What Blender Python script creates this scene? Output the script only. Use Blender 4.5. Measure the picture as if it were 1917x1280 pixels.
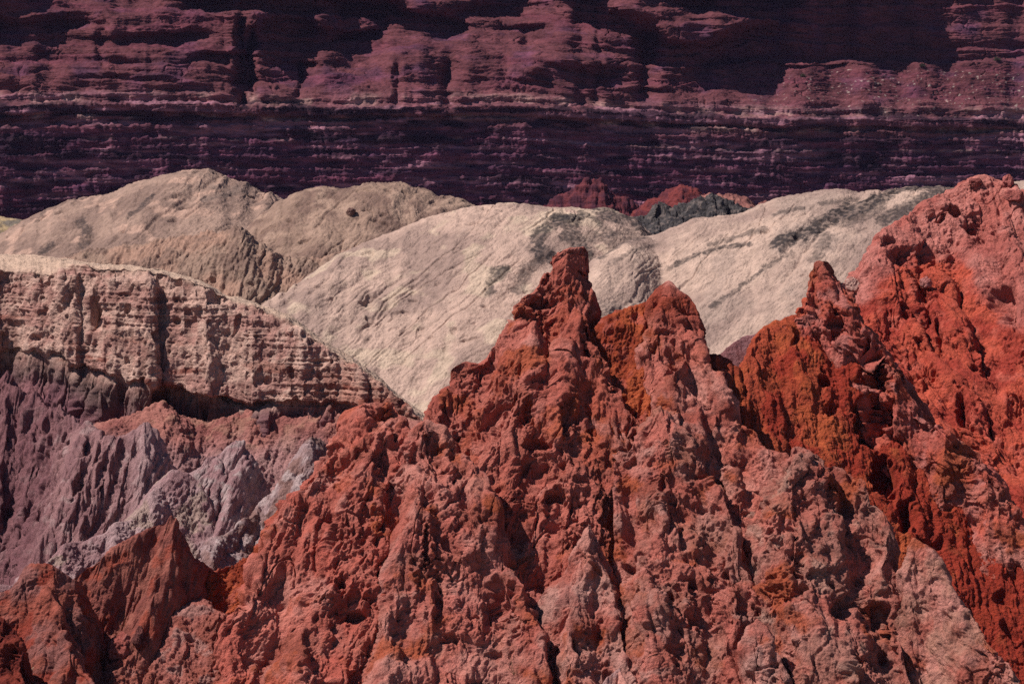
import bpy, math
import numpy as np
from concurrent.futures import ThreadPoolExecutor

# ------------------------------------------------------------------ camera, light, exposure
for o in list(bpy.data.objects):
    bpy.data.objects.remove(o, do_unlink=True)
sc = bpy.context.scene
COL = sc.collection
PW, PH = 1917.0, 1280.0
HFOV = math.radians(20.0)
FPX = PW / 2 / math.tan(HFOV / 2)
HORIZON = 250.0
PITCH = math.atan((PH / 2 - HORIZON) / FPX)
cam = bpy.data.cameras.new("camera")
cam.sensor_width = 36.0
cam.angle = HFOV
cam.clip_start = 1.0
cam.clip_end = 20000.0
camo = bpy.data.objects.new("camera", cam)
camo.rotation_euler = (math.pi / 2 - PITCH, 0, 0)
COL.objects.link(camo)
sc.camera = camo

SUN_FROM = np.array([-0.58, -0.10, 0.80])
SUN_FROM = SUN_FROM / np.linalg.norm(SUN_FROM)
sun = bpy.data.lights.new("sun", 'SUN')
sun.energy = 5.0
sun.angle = math.radians(0.53)
sun.color = (1.0, 0.95, 0.88)
suno = bpy.data.objects.new("sun", sun)
from mathutils import Vector
suno.rotation_euler = Vector(SUN_FROM.tolist()).to_track_quat('Z', 'Y').to_euler()
suno.location = (-60, 60, 120)
COL.objects.link(suno)

world = bpy.data.worlds.new("World")
sc.world = world
world.use_nodes = True
nt = world.node_tree
bg = nt.nodes["Background"]
sky = nt.nodes.new("ShaderNodeTexSky")
sky.sky_type = 'NISHITA'
sky.sun_disc = False
sky.sun_elevation = math.asin(SUN_FROM[2])
sky.sun_rotation = math.atan2(SUN_FROM[0], SUN_FROM[1])
sky.altitude = 1400
sky.ozone_density = 4.0
sky.dust_density = 0.3
nt.links.new(sky.outputs[0], bg.inputs[0])
bg.inputs[1].default_value = 0.05
sc.view_settings.view_transform = 'Standard'
sc.view_settings.look = 'None'
sc.view_settings.exposure = 0.12
sc.view_settings.gamma = 1.0
sc.cycles.use_denoising = False
sc.cycles.max_bounces = 4
sc.cycles.diffuse_bounces = 1

# ------------------------------------------------------------------ helpers
ST, CT = math.sin(PITCH), math.cos(PITCH)


def at(px, py, D):
    """world point on the ray through a place in the photograph, D metres out"""
    a = (px - PW / 2) / FPX
    b = (PH / 2 - py) / FPX
    dy = CT + b * ST
    dz = -ST + b * CT
    return (a / dy * D, D, dz / dy * D)


def zat(py, D):
    return at(0, py, D)[2]


def project(P):
    x, y, z = P[:, 0], P[:, 1], P[:, 2]
    dep = y * CT - z * ST
    up = y * ST + z * CT
    return PW / 2 + FPX * x / dep, PH / 2 - FPX * up / dep


POOL = ThreadPoolExecutor(4)
F = np.float32


def pmap(fn, *arrs, chunk=50000):
    n = len(arrs[0])
    if n <= chunk:
        return fn(*arrs)
    parts = list(POOL.map(lambda i: fn(*[a[i:i + chunk] for a in arrs]), range(0, n, chunk)))
    return np.concatenate(parts)


rng = np.random.RandomState(11)
PERM = rng.permutation(256).astype(np.int32)
PERM = np.concatenate([PERM, PERM, PERM])
G = rng.normal(size=(256, 3))
G = (G / np.linalg.norm(G, axis=1)[:, None] * 1.5).astype(F)
GX, GY, GZ = [np.ascontiguousarray(G[:, i]) for i in range(3)]


def _perlin(x, y, z):
    x0 = np.floor(x); y0 = np.floor(y); z0 = np.floor(z)
    fx = (x - x0).astype(F); fy = (y - y0).astype(F); fz = (z - z0).astype(F)
    xi = x0.astype(np.int32) & 255; yi = y0.astype(np.int32) & 255; zi = z0.astype(np.int32) & 255
    u = fx * fx * fx * (fx * (fx * 6 - 15) + 10)
    v = fy * fy * fy * (fy * (fy * 6 - 15) + 10)
    w = fz * fz * fz * (fz * (fz * 6 - 15) + 10)
    A = PERM[xi] + yi; B = PERM[xi + 1] + yi
    AA = PERM[A] + zi; AB = PERM[A + 1] + zi; BA = PERM[B] + zi; BB = PERM[B + 1] + zi

    def g(h, dx, dy, dz):
        h = PERM[h]
        return GX[h] * dx + GY[h] * dy + GZ[h] * dz
    f1 = fx - 1; g1 = fy - 1; h1 = fz - 1
    a = g(AA, fx, fy, fz); a = a + u * (g(BA, f1, fy, fz) - a)
    b = g(AB, fx, g1, fz); b = b + u * (g(BB, f1, g1, fz) - b)
    c = g(AA + 1, fx, fy, h1); c = c + u * (g(BA + 1, f1, fy, h1) - c)
    d = g(AB + 1, fx, g1, h1); d = d + u * (g(BB + 1, f1, g1, h1) - d)
    a = a + v * (b - a); c = c + v * (d - c)
    return a + w * (c - a)


def noise(P, s, seed=0, sz=None, sy=None):
    """gradient noise of feature size s metres (sz, sy: size along z, y)"""
    sz = sz or s; sy = sy or s
    o = seed * 17.31
    return pmap(lambda p: _perlin(p[:, 0] / s + o, p[:, 1] / sy + o * 1.7, p[:, 2] / sz - o), P)


def fbm(P, s, n=4, seed=0, gain=0.5, sz=None):
    r = 0; a = 1.0; k = 1.0
    for i in range(n):
        r = r + a * noise(P, s * k, seed + i, None if sz is None else sz * k)
        a *= gain; k *= 0.5
    return r


def sstep(a, b, x):
    t = np.clip((x - a) / (b - a), 0, 1)
    return t * t * (3 - 2 * t)


def lin(r, g, b):
    def f(c):
        c /= 255.0
        return c / 12.92 if c <= 0.04045 else ((c + 0.055) / 1.055) ** 2.4
    return np.array([f(r), f(g), f(b)], F)


def mixc(c0, c1, t):
    return c0 + (c1 - c0) * t[:, None]


def tag(o, label, cat, kind=None, group=None):
    o["label"] = label
    o["category"] = cat
    if kind: o["kind"] = kind
    if group: o["group"] = group
    return o


# ------------------------------------------------------------------ materials
def rock_material(name, grain, bump, contrast=0.35, stretch=(1, 1, 1), dark=(0.45, 0.40, 0.42), speck=0.0):
    """vertex colour times procedural mottling, with a fine procedural bump"""
    m = bpy.data.materials.new(name)
    m.use_nodes = True
    t = m.node_tree
    N, L = t.nodes, t.links
    p = N["Principled BSDF"]
    p.inputs["Roughness"].default_value = 0.95
    p.inputs["Specular IOR Level"].default_value = 0.12
    at_ = N.new("ShaderNodeAttribute"); at_.attribute_name = "rock_colour"
    tc = N.new("ShaderNodeTexCoord")
    mp = N.new("ShaderNodeMapping"); mp.inputs["Scale"].default_value = stretch
    L.new(tc.outputs["Object"], mp.inputs[0])
    n1 = N.new("ShaderNodeTexNoise"); n1.inputs["Scale"].default_value = 1.0 / (grain * 6); n1.inputs["Detail"].default_value = 8; n1.inputs["Roughness"].default_value = 0.68
    L.new(mp.outputs[0], n1.inputs["Vector"])
    r1 = N.new("ShaderNodeMapRange"); r1.inputs[1].default_value = 0.3; r1.inputs[2].default_value = 0.7
    r1.inputs[3].default_value = 1.0 - contrast; r1.inputs[4].default_value = 1.0 + contrast
    L.new(n1.outputs[0], r1.inputs[0])
    mul = N.new("ShaderNodeVectorMath"); mul.operation = 'SCALE'
    L.new(at_.outputs["Color"], mul.inputs[0]); L.new(r1.outputs[0], mul.inputs["Scale"])
    last = mul.outputs[0]
    if speck:
        n3 = N.new("ShaderNodeTexNoise"); n3.inputs["Scale"].default_value = 1.0 / (grain * 1.5); n3.inputs["Detail"].default_value = 3
        L.new(mp.outputs[0], n3.inputs["Vector"])
        r3 = N.new("ShaderNodeMapRange"); r3.inputs[1].default_value = 0.62; r3.inputs[2].default_value = 0.72; r3.inputs[3].default_value = 0; r3.inputs[4].default_value = speck
        L.new(n3.outputs[0], r3.inputs[0])
        mx = N.new("ShaderNodeMix"); mx.data_type = 'RGBA'; mx.blend_type = 'MULTIPLY'
        L.new(r3.outputs[0], mx.inputs[0]); L.new(last, mx.inputs[6]); mx.inputs[7].default_value = (*dark, 1)
        last = mx.outputs[2]
    L.new(last, p.inputs["Base Color"])
    n2 = N.new("ShaderNodeTexNoise"); n2.inputs["Scale"].default_value = 1.0 / (grain * 2.2); n2.inputs["Detail"].default_value = 6; n2.inputs["Roughness"].default_value = 0.7
    L.new(mp.outputs[0], n2.inputs["Vector"])
    b = N.new("ShaderNodeBump"); b.inputs["Strength"].default_value = 1.0; b.inputs["Distance"].default_value = bump
    L.new(n2.outputs[0], b.inputs["Height"])
    L.new(b.outputs[0], p.inputs["Normal"])
    return m


MAT_RED = rock_material("red_conglomerate", 0.05, 0.16, 0.28)
MAT_PALE = rock_material("pale_badland_clay", 0.12, 0.17, 0.24, speck=0.4)
MAT_BENCH = rock_material("bench_siltstone", 0.07, 0.16, 0.3, (1, 1, 1.8))
MAT_FLUTE = rock_material("fluted_mudstone", 0.05, 0.12, 0.3, (2.2, 2.2, 0.5))
MAT_CLIFF = rock_material("dark_sandstone", 0.22, 0.22, 0.35, (0.7, 0.7, 2.2))
MAT_PLANT = bpy.data.materials.new("dry_plant")
MAT_PLANT.use_nodes = True
MAT_PLANT.node_tree.nodes["Principled BSDF"].inputs["Base Color"].default_value = (0.05, 0.045, 0.02, 1)
MAT_PLANT.node_tree.nodes["Principled BSDF"].inputs["Roughness"].default_value = 0.9


# ------------------------------------------------------------------ mesh from a displaced grid
def grid_normals(P):
    du = np.empty_like(P); dv = np.empty_like(P)
    du[1:-1] = P[2:] - P[:-2]; du[0] = P[1] - P[0]; du[-1] = P[-1] - P[-2]
    dv[:, 1:-1] = P[:, 2:] - P[:, :-2]; dv[:, 0] = P[:, 1] - P[:, 0]; dv[:, -1] = P[:, -1] - P[:, -2]
    n = np.cross(du, dv)
    ln = np.linalg.norm(n, axis=2, keepdims=True)
    return n / np.maximum(ln, 1e-9)


def mesh_object(name, P, keep, colour, mat, parent=None, origin=None):
    """P (nu, nv, 3) grid; keep (nu, nv) bool; colour (nu*nv, 3)"""
    nu, nv = P.shape[:2]
    kf = keep[:-1, :-1] | keep[1:, :-1] | keep[1:, 1:] | keep[:-1, 1:]
    idx = np.arange(nu * nv, dtype=np.int32).reshape(nu, nv)
    q = np.stack([idx[:-1, :-1], idx[1:, :-1], idx[1:, 1:], idx[:-1, 1:]], -1)[kf]
    used = np.zeros(nu * nv, bool); used[q.ravel()] = True
    remap = np.cumsum(used) - 1
    q = remap[q].astype(np.int32)
    V = P.reshape(-1, 3)[used]
    if origin is None:
        origin = np.array([(V[:, 0].min() + V[:, 0].max()) / 2, (V[:, 1].min() + V[:, 1].max()) / 2, V[:, 2].min()])
    me = bpy.data.meshes.new(name)
    me.vertices.add(len(V)); me.vertices.foreach_set("co", (V - origin).astype(F).ravel())
    me.loops.add(q.size); me.loops.foreach_set("vertex_index", q.ravel())
    me.polygons.add(len(q)); me.polygons.foreach_set("loop_start", np.arange(0, q.size, 4, dtype=np.int32))
    me.update(calc_edges=True)
    me.polygons.foreach_set("use_smooth", np.ones(len(q), bool))
    ca = me.color_attributes.new("rock_colour", 'FLOAT_COLOR', 'POINT')
    c4 = np.ones((len(V), 4), F); c4[:, :3] = np.clip(colour[used], 0.003, 0.9)
    ca.data.foreach_set("color", c4.ravel())
    me.materials.append(mat)
    o = bpy.data.objects.new(name, me)
    o.location = origin
    COL.objects.link(o)
    if parent:
        o.parent = parent
        o.location = np.array(origin) - np.array(parent.location)
    return o


def dense(pts, step):
    out = []
    for a, b in zip(pts[:-1], pts[1:]):
        n = max(1, int(np.linalg.norm(np.array(b) - np.array(a)) / step))
        for i in range(n):
            out.append(np.array(a) + (np.array(b) - np.array(a)) * i / n)
    out.append(np.array(pts[-1]))
    return np.array(out, F)


CRNG = np.random.RandomState(5)


class Crest:
    """land that falls away from a crest line: left, right, front and back slopes, rounding r"""
    def __init__(s, pts, sl=2, sr=2, sf=1.5, sb=1.5, r=0.5, jitter=0.1):
        w = [at(*p) for p in pts]
        s.C = dense(w, 0.55 if jitter else 1.5)
        if jitter:
            j = CRNG.normal(size=s.C.shape) * jitter
            j[:, 2] *= .8
            s.C = (s.C + j).astype(F)
        s.sl, s.sr, s.sf, s.sb, s.r = sl, sr, sf, sb, r

    def __call__(s, x, y):
        out = np.full(x.shape, -1e4, F)
        mx = ((s.sl + s.sr) / 2) ** 2; my = ((s.sf + s.sb) / 2) ** 2
        for A, B in zip(s.C[:-1], s.C[1:]):
            ex, ey, ez = B - A
            t = ((x - A[0]) * (ex * mx) + (y - A[1]) * (ey * my)) / max(ex * ex * mx + ey * ey * my, 1e-6)
            t = np.clip(t, 0, 1)
            dx = x - (A[0] + ex * t); dy = y - (A[1] + ey * t)
            qx = dx * np.where(dx < 0, s.sl, s.sr)
            qy = dy * np.where(dy < 0, s.sf, s.sb)
            q = np.sqrt(qx * qx + qy * qy)
            np.maximum(out, A[2] + ez * t - q * q / (q + s.r), out=out)
        return out


class Land:
    """a union of crests that makes one object"""
    def __init__(s, crests, warp=0.5, wsize=3.0, seed=1):
        s.crests, s.warp, s.wsize, s.seed = crests, warp, wsize, seed

    def h(s, x, y):
        def f(x, y):
            r = s.crests[0](x, y)
            for c in s.crests[1:]:
                r = np.maximum(r, c(x, y))
            return r
        return pmap(f, x.astype(F), y.astype(F), chunk=20000)

    def hw(s, x, y):
        if s.warp:
            P = np.stack([x, y, np.zeros_like(x)], 1)
            wx = s.warp * (noise(P, s.wsize, s.seed) + 0.5 * noise(P, s.wsize * .4, s.seed + 3))
            wy = s.warp * (noise(P, s.wsize, s.seed + 7) + 0.5 * noise(P, s.wsize * .4, s.seed + 9))
            return s.h(x + wx, y + wy)
        return s.h(x, y)


def land_grid(land, px0, px1, y0, y1, dpx, zmin, rows=None, presample=420, flat_weight=0.25):
    """tessellate a land so that steep faces get as many rows as flat ones"""
    a = np.arange(px0, px1 + dpx, dpx)
    a = (a - PW / 2) / FPX
    nu = len(a)
    ys = np.linspace(y1, y0, presample)           # far to near
    cs = a[::6] if nu > 24 else a
    if cs[-1] != a[-1]: cs = np.append(cs, a[-1])
    X = cs[:, None] * ys[None, :]; Y = np.repeat(ys[None, :], len(cs), 0)
    H = np.maximum(land.hw(X.ravel(), Y.ravel()).reshape(X.shape), zmin)
    w = np.abs(np.diff(H, axis=1)) + flat_weight * np.abs(np.diff(Y, axis=1))
    k = 5
    wp = np.pad(w, ((k, k), (0, 0)), mode='edge')
    w = sum(wp[i:i + len(cs)] for i in range(2 * k + 1)) / (2 * k + 1)
    cum = np.concatenate([np.zeros((len(cs), 1)), np.cumsum(w, 1)], 1)
    ymid = (y0 + y1) / 2
    if rows is None:
        rows = int(np.percentile(cum[:, -1], 85) / (dpx * ymid / FPX))
        rows = max(60, min(rows, 1600))
    Yr = np.empty((len(cs), rows))
    for i in range(len(cs)):
        Yr[i] = np.interp(np.linspace(0, cum[i, -1], rows), cum[i], ys)
    Yf = np.empty((nu, rows))
    for j in range(rows):
        Yf[:, j] = np.interp(a, cs, Yr[:, j])
    Xf = a[:, None] * Yf
    Hf = land.hw(Xf.ravel(), Yf.ravel()).reshape(Xf.shape)
    keep = Hf > zmin
    return np.stack([Xf, Yf, np.maximum(Hf, zmin - 0.3)], -1), keep


def outward(P):
    N = grid_normals(P)
    if N[..., 2].mean() < 0: N = -N
    return N


def box_blur(A, k):
    for ax in (0, 1):
        n = A.shape[ax]
        kk = min(k, (n - 1) // 2)
        pad = [(0, 0)] * 3; pad[ax] = (kk + 1, kk)
        c = np.cumsum(np.pad(A, pad, mode='edge'), axis=ax)
        A = (np.take(c, range(2 * kk + 1, n + 2 * kk + 1), axis=ax) - np.take(c, range(0, n), axis=ax)) / (2 * kk + 1)
    return A


def calm_on_crests(P, N, k=22, size=0.2, least=0.45):
    """sharp edges stay whole: less relief where the land bulges"""
    B = box_blur(box_blur(P, k), k)
    bulge = ((P - B) * N).sum(2)
    return np.clip(1.15 - bulge / size, least, 1.0)


# ------------------------------------------------------------------ rock surface styles: displacement in metres
def d_conglomerate(P, amp=1.0, lean=0.0, seed=0):
    Q = P.copy()
    Q[:, 0] = P[:, 0] - lean * P[:, 2]
    wv = np.stack([noise(P, .9, seed + 40), noise(P, .9, seed + 41), noise(P, .9, seed + 42)], 1)
    R = Q + 0.12 * wv
    Q = Q + 0.2 * wv
    m1 = sstep(-0.25, 0.35, noise(P, 3.4, seed + 21))          # rain-cut stretches
    m2 = sstep(-0.3, 0.4, noise(P, 2.3, seed + 20))            # crumbling stretches
    b0 = np.abs(noise(R, 2.1, seed + 1, 9.0, 7.0))
    rill = 0.42 * (np.abs(noise(R, 0.75, seed + 30, 4.0, 3.0)) - .25) + 0.2 * (np.abs(noise(R, 0.27, seed + 31, 1.5, 1.2)) - .25)
    b2 = np.abs(noise(Q, 0.62, seed + 2, 0.85))
    f = fbm(Q, 1.2, 5, seed + 10, 0.63, 1.4)
    pit = sstep(0.34, 0.55, noise(Q, 0.7, seed + 5, .85)) * 0.34
    pit2 = sstep(0.30, 0.5, noise(Q, 0.33, seed + 6, 0.4)) * 0.18
    pit3 = sstep(0.30, 0.5, noise(Q, 0.15, seed + 7, 0.18)) * 0.07
    m3 = sstep(-.1, .35, noise(P, 2.8, seed + 50))
    tt = 3.2 * noise(Q, 1.5, seed + 51, 2.0)
    slab = np.floor(tt) + sstep(.72, 1.0, tt - np.floor(tt))
    tt = 3.0 * noise(Q, .6, seed + 52, .8)
    slab2 = np.floor(tt) + sstep(.7, 1.0, tt - np.floor(tt))
    crack = 1 - sstep(0, 0.045, np.abs(noise(R, 1.5, seed + 33, 2.6)))
    d = 0.7 * (b0 - .25) + (.45 + .8 * m1) * rill + (.6 + .4 * m2) * 0.34 * f + m2 * .26 * (b2 - .25) - (.25 + .9 * m2) * (1.15 * pit + 1.1 * pit2 + pit3) - .16 * crack * m1 + m3 * (.13 * slab + .05 * slab2)
    return amp * d


def d_smooth_red(P, amp=1.0, lean=0.0, seed=0):
    Q = P.copy(); Q[:, 0] = P[:, 0] - lean * P[:, 2] + .12 * noise(P, .8, seed + 40)
    b1 = np.abs(noise(Q, 1.5, seed + 1, 7.0, 6.0))
    b2 = np.abs(noise(Q, 0.4, seed + 2, 3.0, 2.5))
    b3 = np.abs(noise(Q, 0.16, seed + 8, 1.0, .8))
    f = fbm(Q, 0.6, 5, seed + 3, 0.66, 0.9)
    m = sstep(0, .4, noise(P, 1.8, seed + 9))
    pit = sstep(0.36, 0.6, noise(Q, 0.9, seed + 5, 1.2)) * 0.5
    pit2 = sstep(0.3, 0.5, noise(Q, 0.28, seed + 6, 0.4)) * 0.14 * m
    return amp * (0.5 * (b1 - .25) + 0.26 * (b2 - .25) + .1 * (b3 - .25) + 0.16 * f - pit - pit2)


def d_flute(P, amp=1.0, lean=0.3, seed=0):
    Q = P.copy(); Q[:, 0] = P[:, 0] - lean * P[:, 2]
    Q[:, 0] += 0.14 * noise(P, 1.8, seed + 30) + .04 * noise(P, .5, seed + 31)
    b1 = np.abs(noise(Q, 1.5, seed + 1, 9.0, 6.0))
    b2 = np.abs(noise(Q, 0.5, seed + 2, 3.6, 3.0))
    b3 = np.abs(noise(Q, 0.2, seed + 3, 1.6, 1.4))
    b4 = np.abs(noise(Q, 0.1, seed + 6, .6, .5))
    f = fbm(P, 0.5, 4, seed + 4, .62)
    return amp * (0.6 * (b1 - .25) + 0.42 * (b2 - .25) + 0.27 * (b3 - .25) + .1 * (b4 - .25) + 0.06 * f - .14 * sstep(.35, .6, noise(Q, .7, seed + 5, 1.6)))


def d_scree(P, amp=1.0, lean=0.0, seed=0):
    Q = P.copy(); Q[:, 0] = P[:, 0] - lean * P[:, 2] + .2 * noise(P, 1.2, seed + 40)
    b1 = np.abs(noise(Q, 1.5, seed + 1, 6.0, 4.5))
    b2 = np.abs(noise(Q, 0.45, seed + 2, 2.4, 2.0))
    b3 = np.abs(noise(Q, 0.18, seed + 4, .8, .7))
    return amp * (0.4 * (b1 - .25) + 0.22 * (b2 - .25) + .1 * (b3 - .25) + 0.17 * fbm(P, 0.7, 5, seed + 3, 0.66) - .07 * sstep(.35, .55, noise(P, .22, seed + 9)))


def d_dome(P, amp=1.0, lean=0.9, seed=0, cut=1.0):
    Q = P.copy(); Q[:, 0] = P[:, 0] - lean * P[:, 2]
    Q[:, 0] += 1.0 * noise(P, 6.0, seed + 30) + .3 * noise(P, 1.7, seed + 31)
    big = noise(Q, 8.0, seed + 6, 26, 26)
    patch = sstep(-0.15, 0.4, noise(P, 7.0, seed + 9))
    patch2 = sstep(-0.2, 0.35, noise(P, 9.0, seed + 19))
    n0 = np.abs(noise(Q, 6.5, seed + 40, 34.0, 30.0)); n1 = np.abs(noise(Q, 2.6, seed + 1, 15.0, 14.0)); n2 = np.abs(noise(Q, 1.05, seed + 2, 5.5, 5.0)); n3 = np.abs(noise(Q, .42, seed + 4, 1.8, 1.8))
    g = 0.6 * cut * (1 - sstep(0, .35, n0)) ** 1.5 + 0.2 * (1 - sstep(0, .2, n1)) ** 1.5 * patch2 + 0.09 * (1 - sstep(0, .2, n2)) * (.3 + .7 * patch) + .04 * (1 - sstep(0, .25, n3))
    ck = (1 - sstep(0, 0.04, np.abs(noise(Q, 2.0, seed + 60, 16.0, 16.0)))) * patch * .2
    f = fbm(P, 0.9, 5, seed + 3, 0.66)
    pits = sstep(0.42, 0.6, noise(P, 1.3, seed + 12, .8)) * .3
    return amp * (0.4 * big - g - ck + 0.10 * f - pits * patch2)


# ------------------------------------------------------------------ colour recipes (patchy mixes of the colours given)
def c_two(c0, c1, size=2.5, lo=-0.35, hi=0.35, seed=50, c2=None, size2=0.8):
    def f(P):
        t = sstep(lo, hi, fbm(P, size, 4, seed))
        c = mixc(c0, c1, t)
        if c2 is not None:
            c = mixc(c, c2, 0.8 * sstep(0.15, 0.5, fbm(P, size2, 3, seed + 9)))
        return c
    return f


def red_field(P):
    t = fbm(P, 3.0, 4, 601)
    c = mixc(lin(186, 108, 95), lin(168, 88, 76), sstep(-.35, .35, t))
    c = mixc(c, lin(200, 132, 120), .8 * sstep(.05, .5, fbm(P, 2.4, 4, 611)))
    c = mixc(c, lin(152, 82, 68), .8 * sstep(.0, .45, fbm(P, 2.0, 4, 616)))
    c = mixc(c, lin(170, 84, 56), .85 * sstep(.1, .42, fbm(P, 1.7, 4, 621)))
    return c


def shared(own, most=.75, seed=630):
    """a rock's own colour breaking through the red it shares with its neighbours"""
    def f(P):
        w = most * sstep(-.45, .25, fbm(P, 1.8, 4, seed))
        return red_field(P) * (1 - w[:, None]) + own(P) * w[:, None]
    return f


RED = lin(194, 110, 96); RED_D = lin(176, 90, 76); PINK = lin(202, 138, 126); GREYPINK = lin(182, 134, 124)
ORANGE = lin(178, 86, 54); ORANGE_D = lin(146, 62, 42); VIVID = lin(194, 88, 68); VIVID_D = lin(166, 66, 54)
BROWNPINK = lin(166, 114, 102)

# ------------------------------------------------------------------ valley floor under everything
fx = np.linspace(-2500, 2500, 120); fy = np.concatenate([np.linspace(-200, 700, 90), np.linspace(740, 6000, 30)])
FX, FY = np.meshgrid(fx, fy, indexing='ij')
FP = np.stack([FX, FY, np.zeros_like(FX)], -1)
fl = FP.reshape(-1, 3)
FP[..., 2] = (-34 + 2.5 * fbm(fl, 60, 4, 3)).reshape(FX.shape)
fc = c_two(lin(140, 118, 112), lin(116, 98, 96), 20)(fl)
o = mesh_object("valley_floor", FP, np.ones(FX.shape, bool), fc, MAT_PALE, origin=np.array([0, 100, -34.0]))
tag(o, "dusty reddish valley floor hidden below the rock ridges", "ground", "structure")


# ------------------------------------------------------------------ the far cliff
CLIFF = []


def cliff():
    D0 = 545.0
    pxs = np.concatenate([np.arange(-1200, -160, 7.0), np.arange(-160, 2080, 1.7), np.arange(2080, 3200, 7.0)])
    x = (pxs - PW / 2) / FPX * D0
    nu = len(x)
    nz = 1500
    z = np.linspace(zat(470, D0), zat(-130, D0), nz)
    X, Z = np.meshgrid(x, z, indexing='ij')
    Pf = np.stack([X.ravel(), np.zeros(X.size), Z.ravel()], 1).astype(F)
    m = D0 / FPX                                          # metres per photo pixel
    xl = np.stack([x, 0 * x, 0 * x], 1)
    bow = 0.9 * noise(xl, 55, 3) + 0.5 * noise(xl, 21, 4)
    arch = -0.012 * np.abs(x + 10) - 0.016 * x
    ZS = Z - (arch + bow)[:, None]                        # height measured in the beds

    def zp(py): return zat(py, D0)
    # setback gained per metre of height, bed by bed
    S = np.zeros_like(Z)

    def ledge(py, depth, soft, var=0.5, seed=0):
        nonlocal S
        v = depth * (1 + var * 2 * noise(xl, 14, seed) + var * noise(xl, 4, seed + 1))
        off = 0.5 * noise(xl, 9, seed + 2)[:, None]
        S += np.maximum(v, 0.15 * depth)[:, None] * sstep(zp(py) - soft, zp(py) + soft, ZS + off)

    base = zp(400)
    S += 0.05 * np.maximum(Z - base, 0)
    for i, (py, dep) in enumerate([(384, .3), (366, .25), (346, .45), (328, .25), (312, .4), (290, .45), (276, .3)]):
        ledge(py, dep, 0.25, 0.8, 100 + 5 * i)
    ledge(262, .5, 0.3, 0.8, 10)
    ledge(240, .5, 0.3, 0.8, 15)
    ledge(224, 1.3, 0.25, 0.7, 20)
    ledge(238, .35, 0.2, 0.9, 22)
    ledge(196, 1.0, 0.4, 0.9, 25)
    ledge(180, 1.4, 0.6, 0.9, 30)
    # overhanging dark bed just over the ledge
    S -= 1.5 * (sstep(zp(221), zp(216), ZS) - sstep(zp(203), zp(196), ZS))
    # faces leaning back (they catch the sun) and faces leaning out
    pxx = PW / 2 + X / D0 * FPX
    pyy = HORIZON - Z / D0 * FPX
    lean = np.zeros_like(Z)
    wob = 60 * noise(Pf, 12, 72).reshape(X.shape)
    wob2 = 22 * noise(Pf, 7, 73).reshape(X.shape)
    for ex, ey, rx, ry, k in [(790, 95, 210, 62, 1.3), (960, 55, 130, 45, 1.2), (90, 120, 130, 40, 1.2), (330, 115, 110, 34, 1.0), (640, 150, 140, 26, 1.0), (300, 60, 160, 22, .9), (140, 25, 110, 22, .9), (560, 60, 110, 55, -.08), (1240, 40, 90, 30, .25), (430, 120, 30, 60, -.2), (1260, 150, 60, 20, .5), (1830, 30, 120, 30, .9)]:
        lean += k * sstep(1.25, .75, np.sqrt(((pxx + wob - ex) / rx) ** 2 + ((pyy + wob2 - ey) / ry) ** 2))
    S += np.cumsum(lean * (z[1] - z[0]), axis=1)
    # the blocky upper wall, left and middle
    up = np.maximum(ZS - zp(178), 0)
    right = sstep(19, 27, X - 1.5 * (Z - zp(190)) + 4 * noise(Pf, 12, 60).reshape(X.shape))
    n1 = noise(Pf, 36, 61, 8).reshape(X.shape)
    n2 = noise(Pf, 13, 62, 4).reshape(X.shape)
    n3 = noise(Pf, 5, 64, 1.6).reshape(X.shape)

    def stair(t, sharp):
        fr = t - np.floor(t)
        return np.floor(t) + sstep(1 - sharp, 1.0, fr)
    h1, h2 = 5.2, 1.7
    blocky = 2.3 * stair(up / h1 + 1.0 * n1 + 0.3 * n2, 0.3) + 1.0 * stair(up / h2 + 1.5 * n1 + 0.6 * n2 + .15 * n3, 0.3) * (0.3 + 1.2 * sstep(-.3, .3, n1 - n2)) - .04 * up
    blocky = blocky - blocky[:, :1]
    fade = sstep(0, 2.0, up)
    # right: talus shelf, then a sheer wall set far back above it
    top = zp(118) + 1.2 * noise(xl, 10, 70)[:, None] + 1.5 * np.exp(-((x - at(1430, 0, D0)[0]) / 4) ** 2)[:, None] + 1.0 * np.exp(-((x - at(1590, 0, D0)[0]) / 3.5) ** 2)[:, None] + 0.022 * np.maximum(x - 60, 0)[:, None]
    talus = 1.55 * np.clip(Z - zp(205), 0, None)
    talus = np.where(Z > top, 1.55 * (top - zp(205)) + 6 * sstep(0, 1.2, Z - top) + 0.03 * (Z - top) + 1.5 * stair(np.maximum(Z - top, 0) / 4.2 + .5 * n1, .2), talus)
    talus = talus + 0.25 * n2 * sstep(0, 3, Z - zp(205))
    S += fade * ((1 - right) * blocky + right * np.maximum(talus, 0))
    # buttresses and cracks
    b = np.abs(noise(Pf, 26, 65, 16).reshape(X.shape))
    b2 = np.abs(noise(Pf, 9, 66, 6).reshape(X.shape))
    S -= (2.2 * b + .5 * b2) * (0.06 + 0.94 * fade) * (1 - 0.75 * right)
    for px, w, dep, z0, z1 in [(452, 1.3, 7, 200, 20), (470, .7, 4, 190, 60), (742, .9, 2.5, 200, 120), (838, 1.2, 3.5, 205, 110), (1092, 2.0, 4, 200, -80), (1120, .9, 2, 195, 0), (560, .5, 2.5, 180, 125), (190, 1.0, 3.5, 130, 60), (1210, 2.2, 5, 190, 60)]:
        xc = at(px, 0, D0)[0] + 0.7 * noise(Pf, 4, 67 + px % 13).reshape(X.shape)
        S += dep * np.exp(-((X - xc) / w) ** 2) * sstep(zp(z0) - 1.0, zp(z0) + 1.0, Z) * (1 - sstep(zp(z1) - 1, zp(z1) + 2, Z))
    Y = D0 - 14 + 0.30 * X + S
    P0 = np.stack([X, Y, Z], -1)
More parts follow.
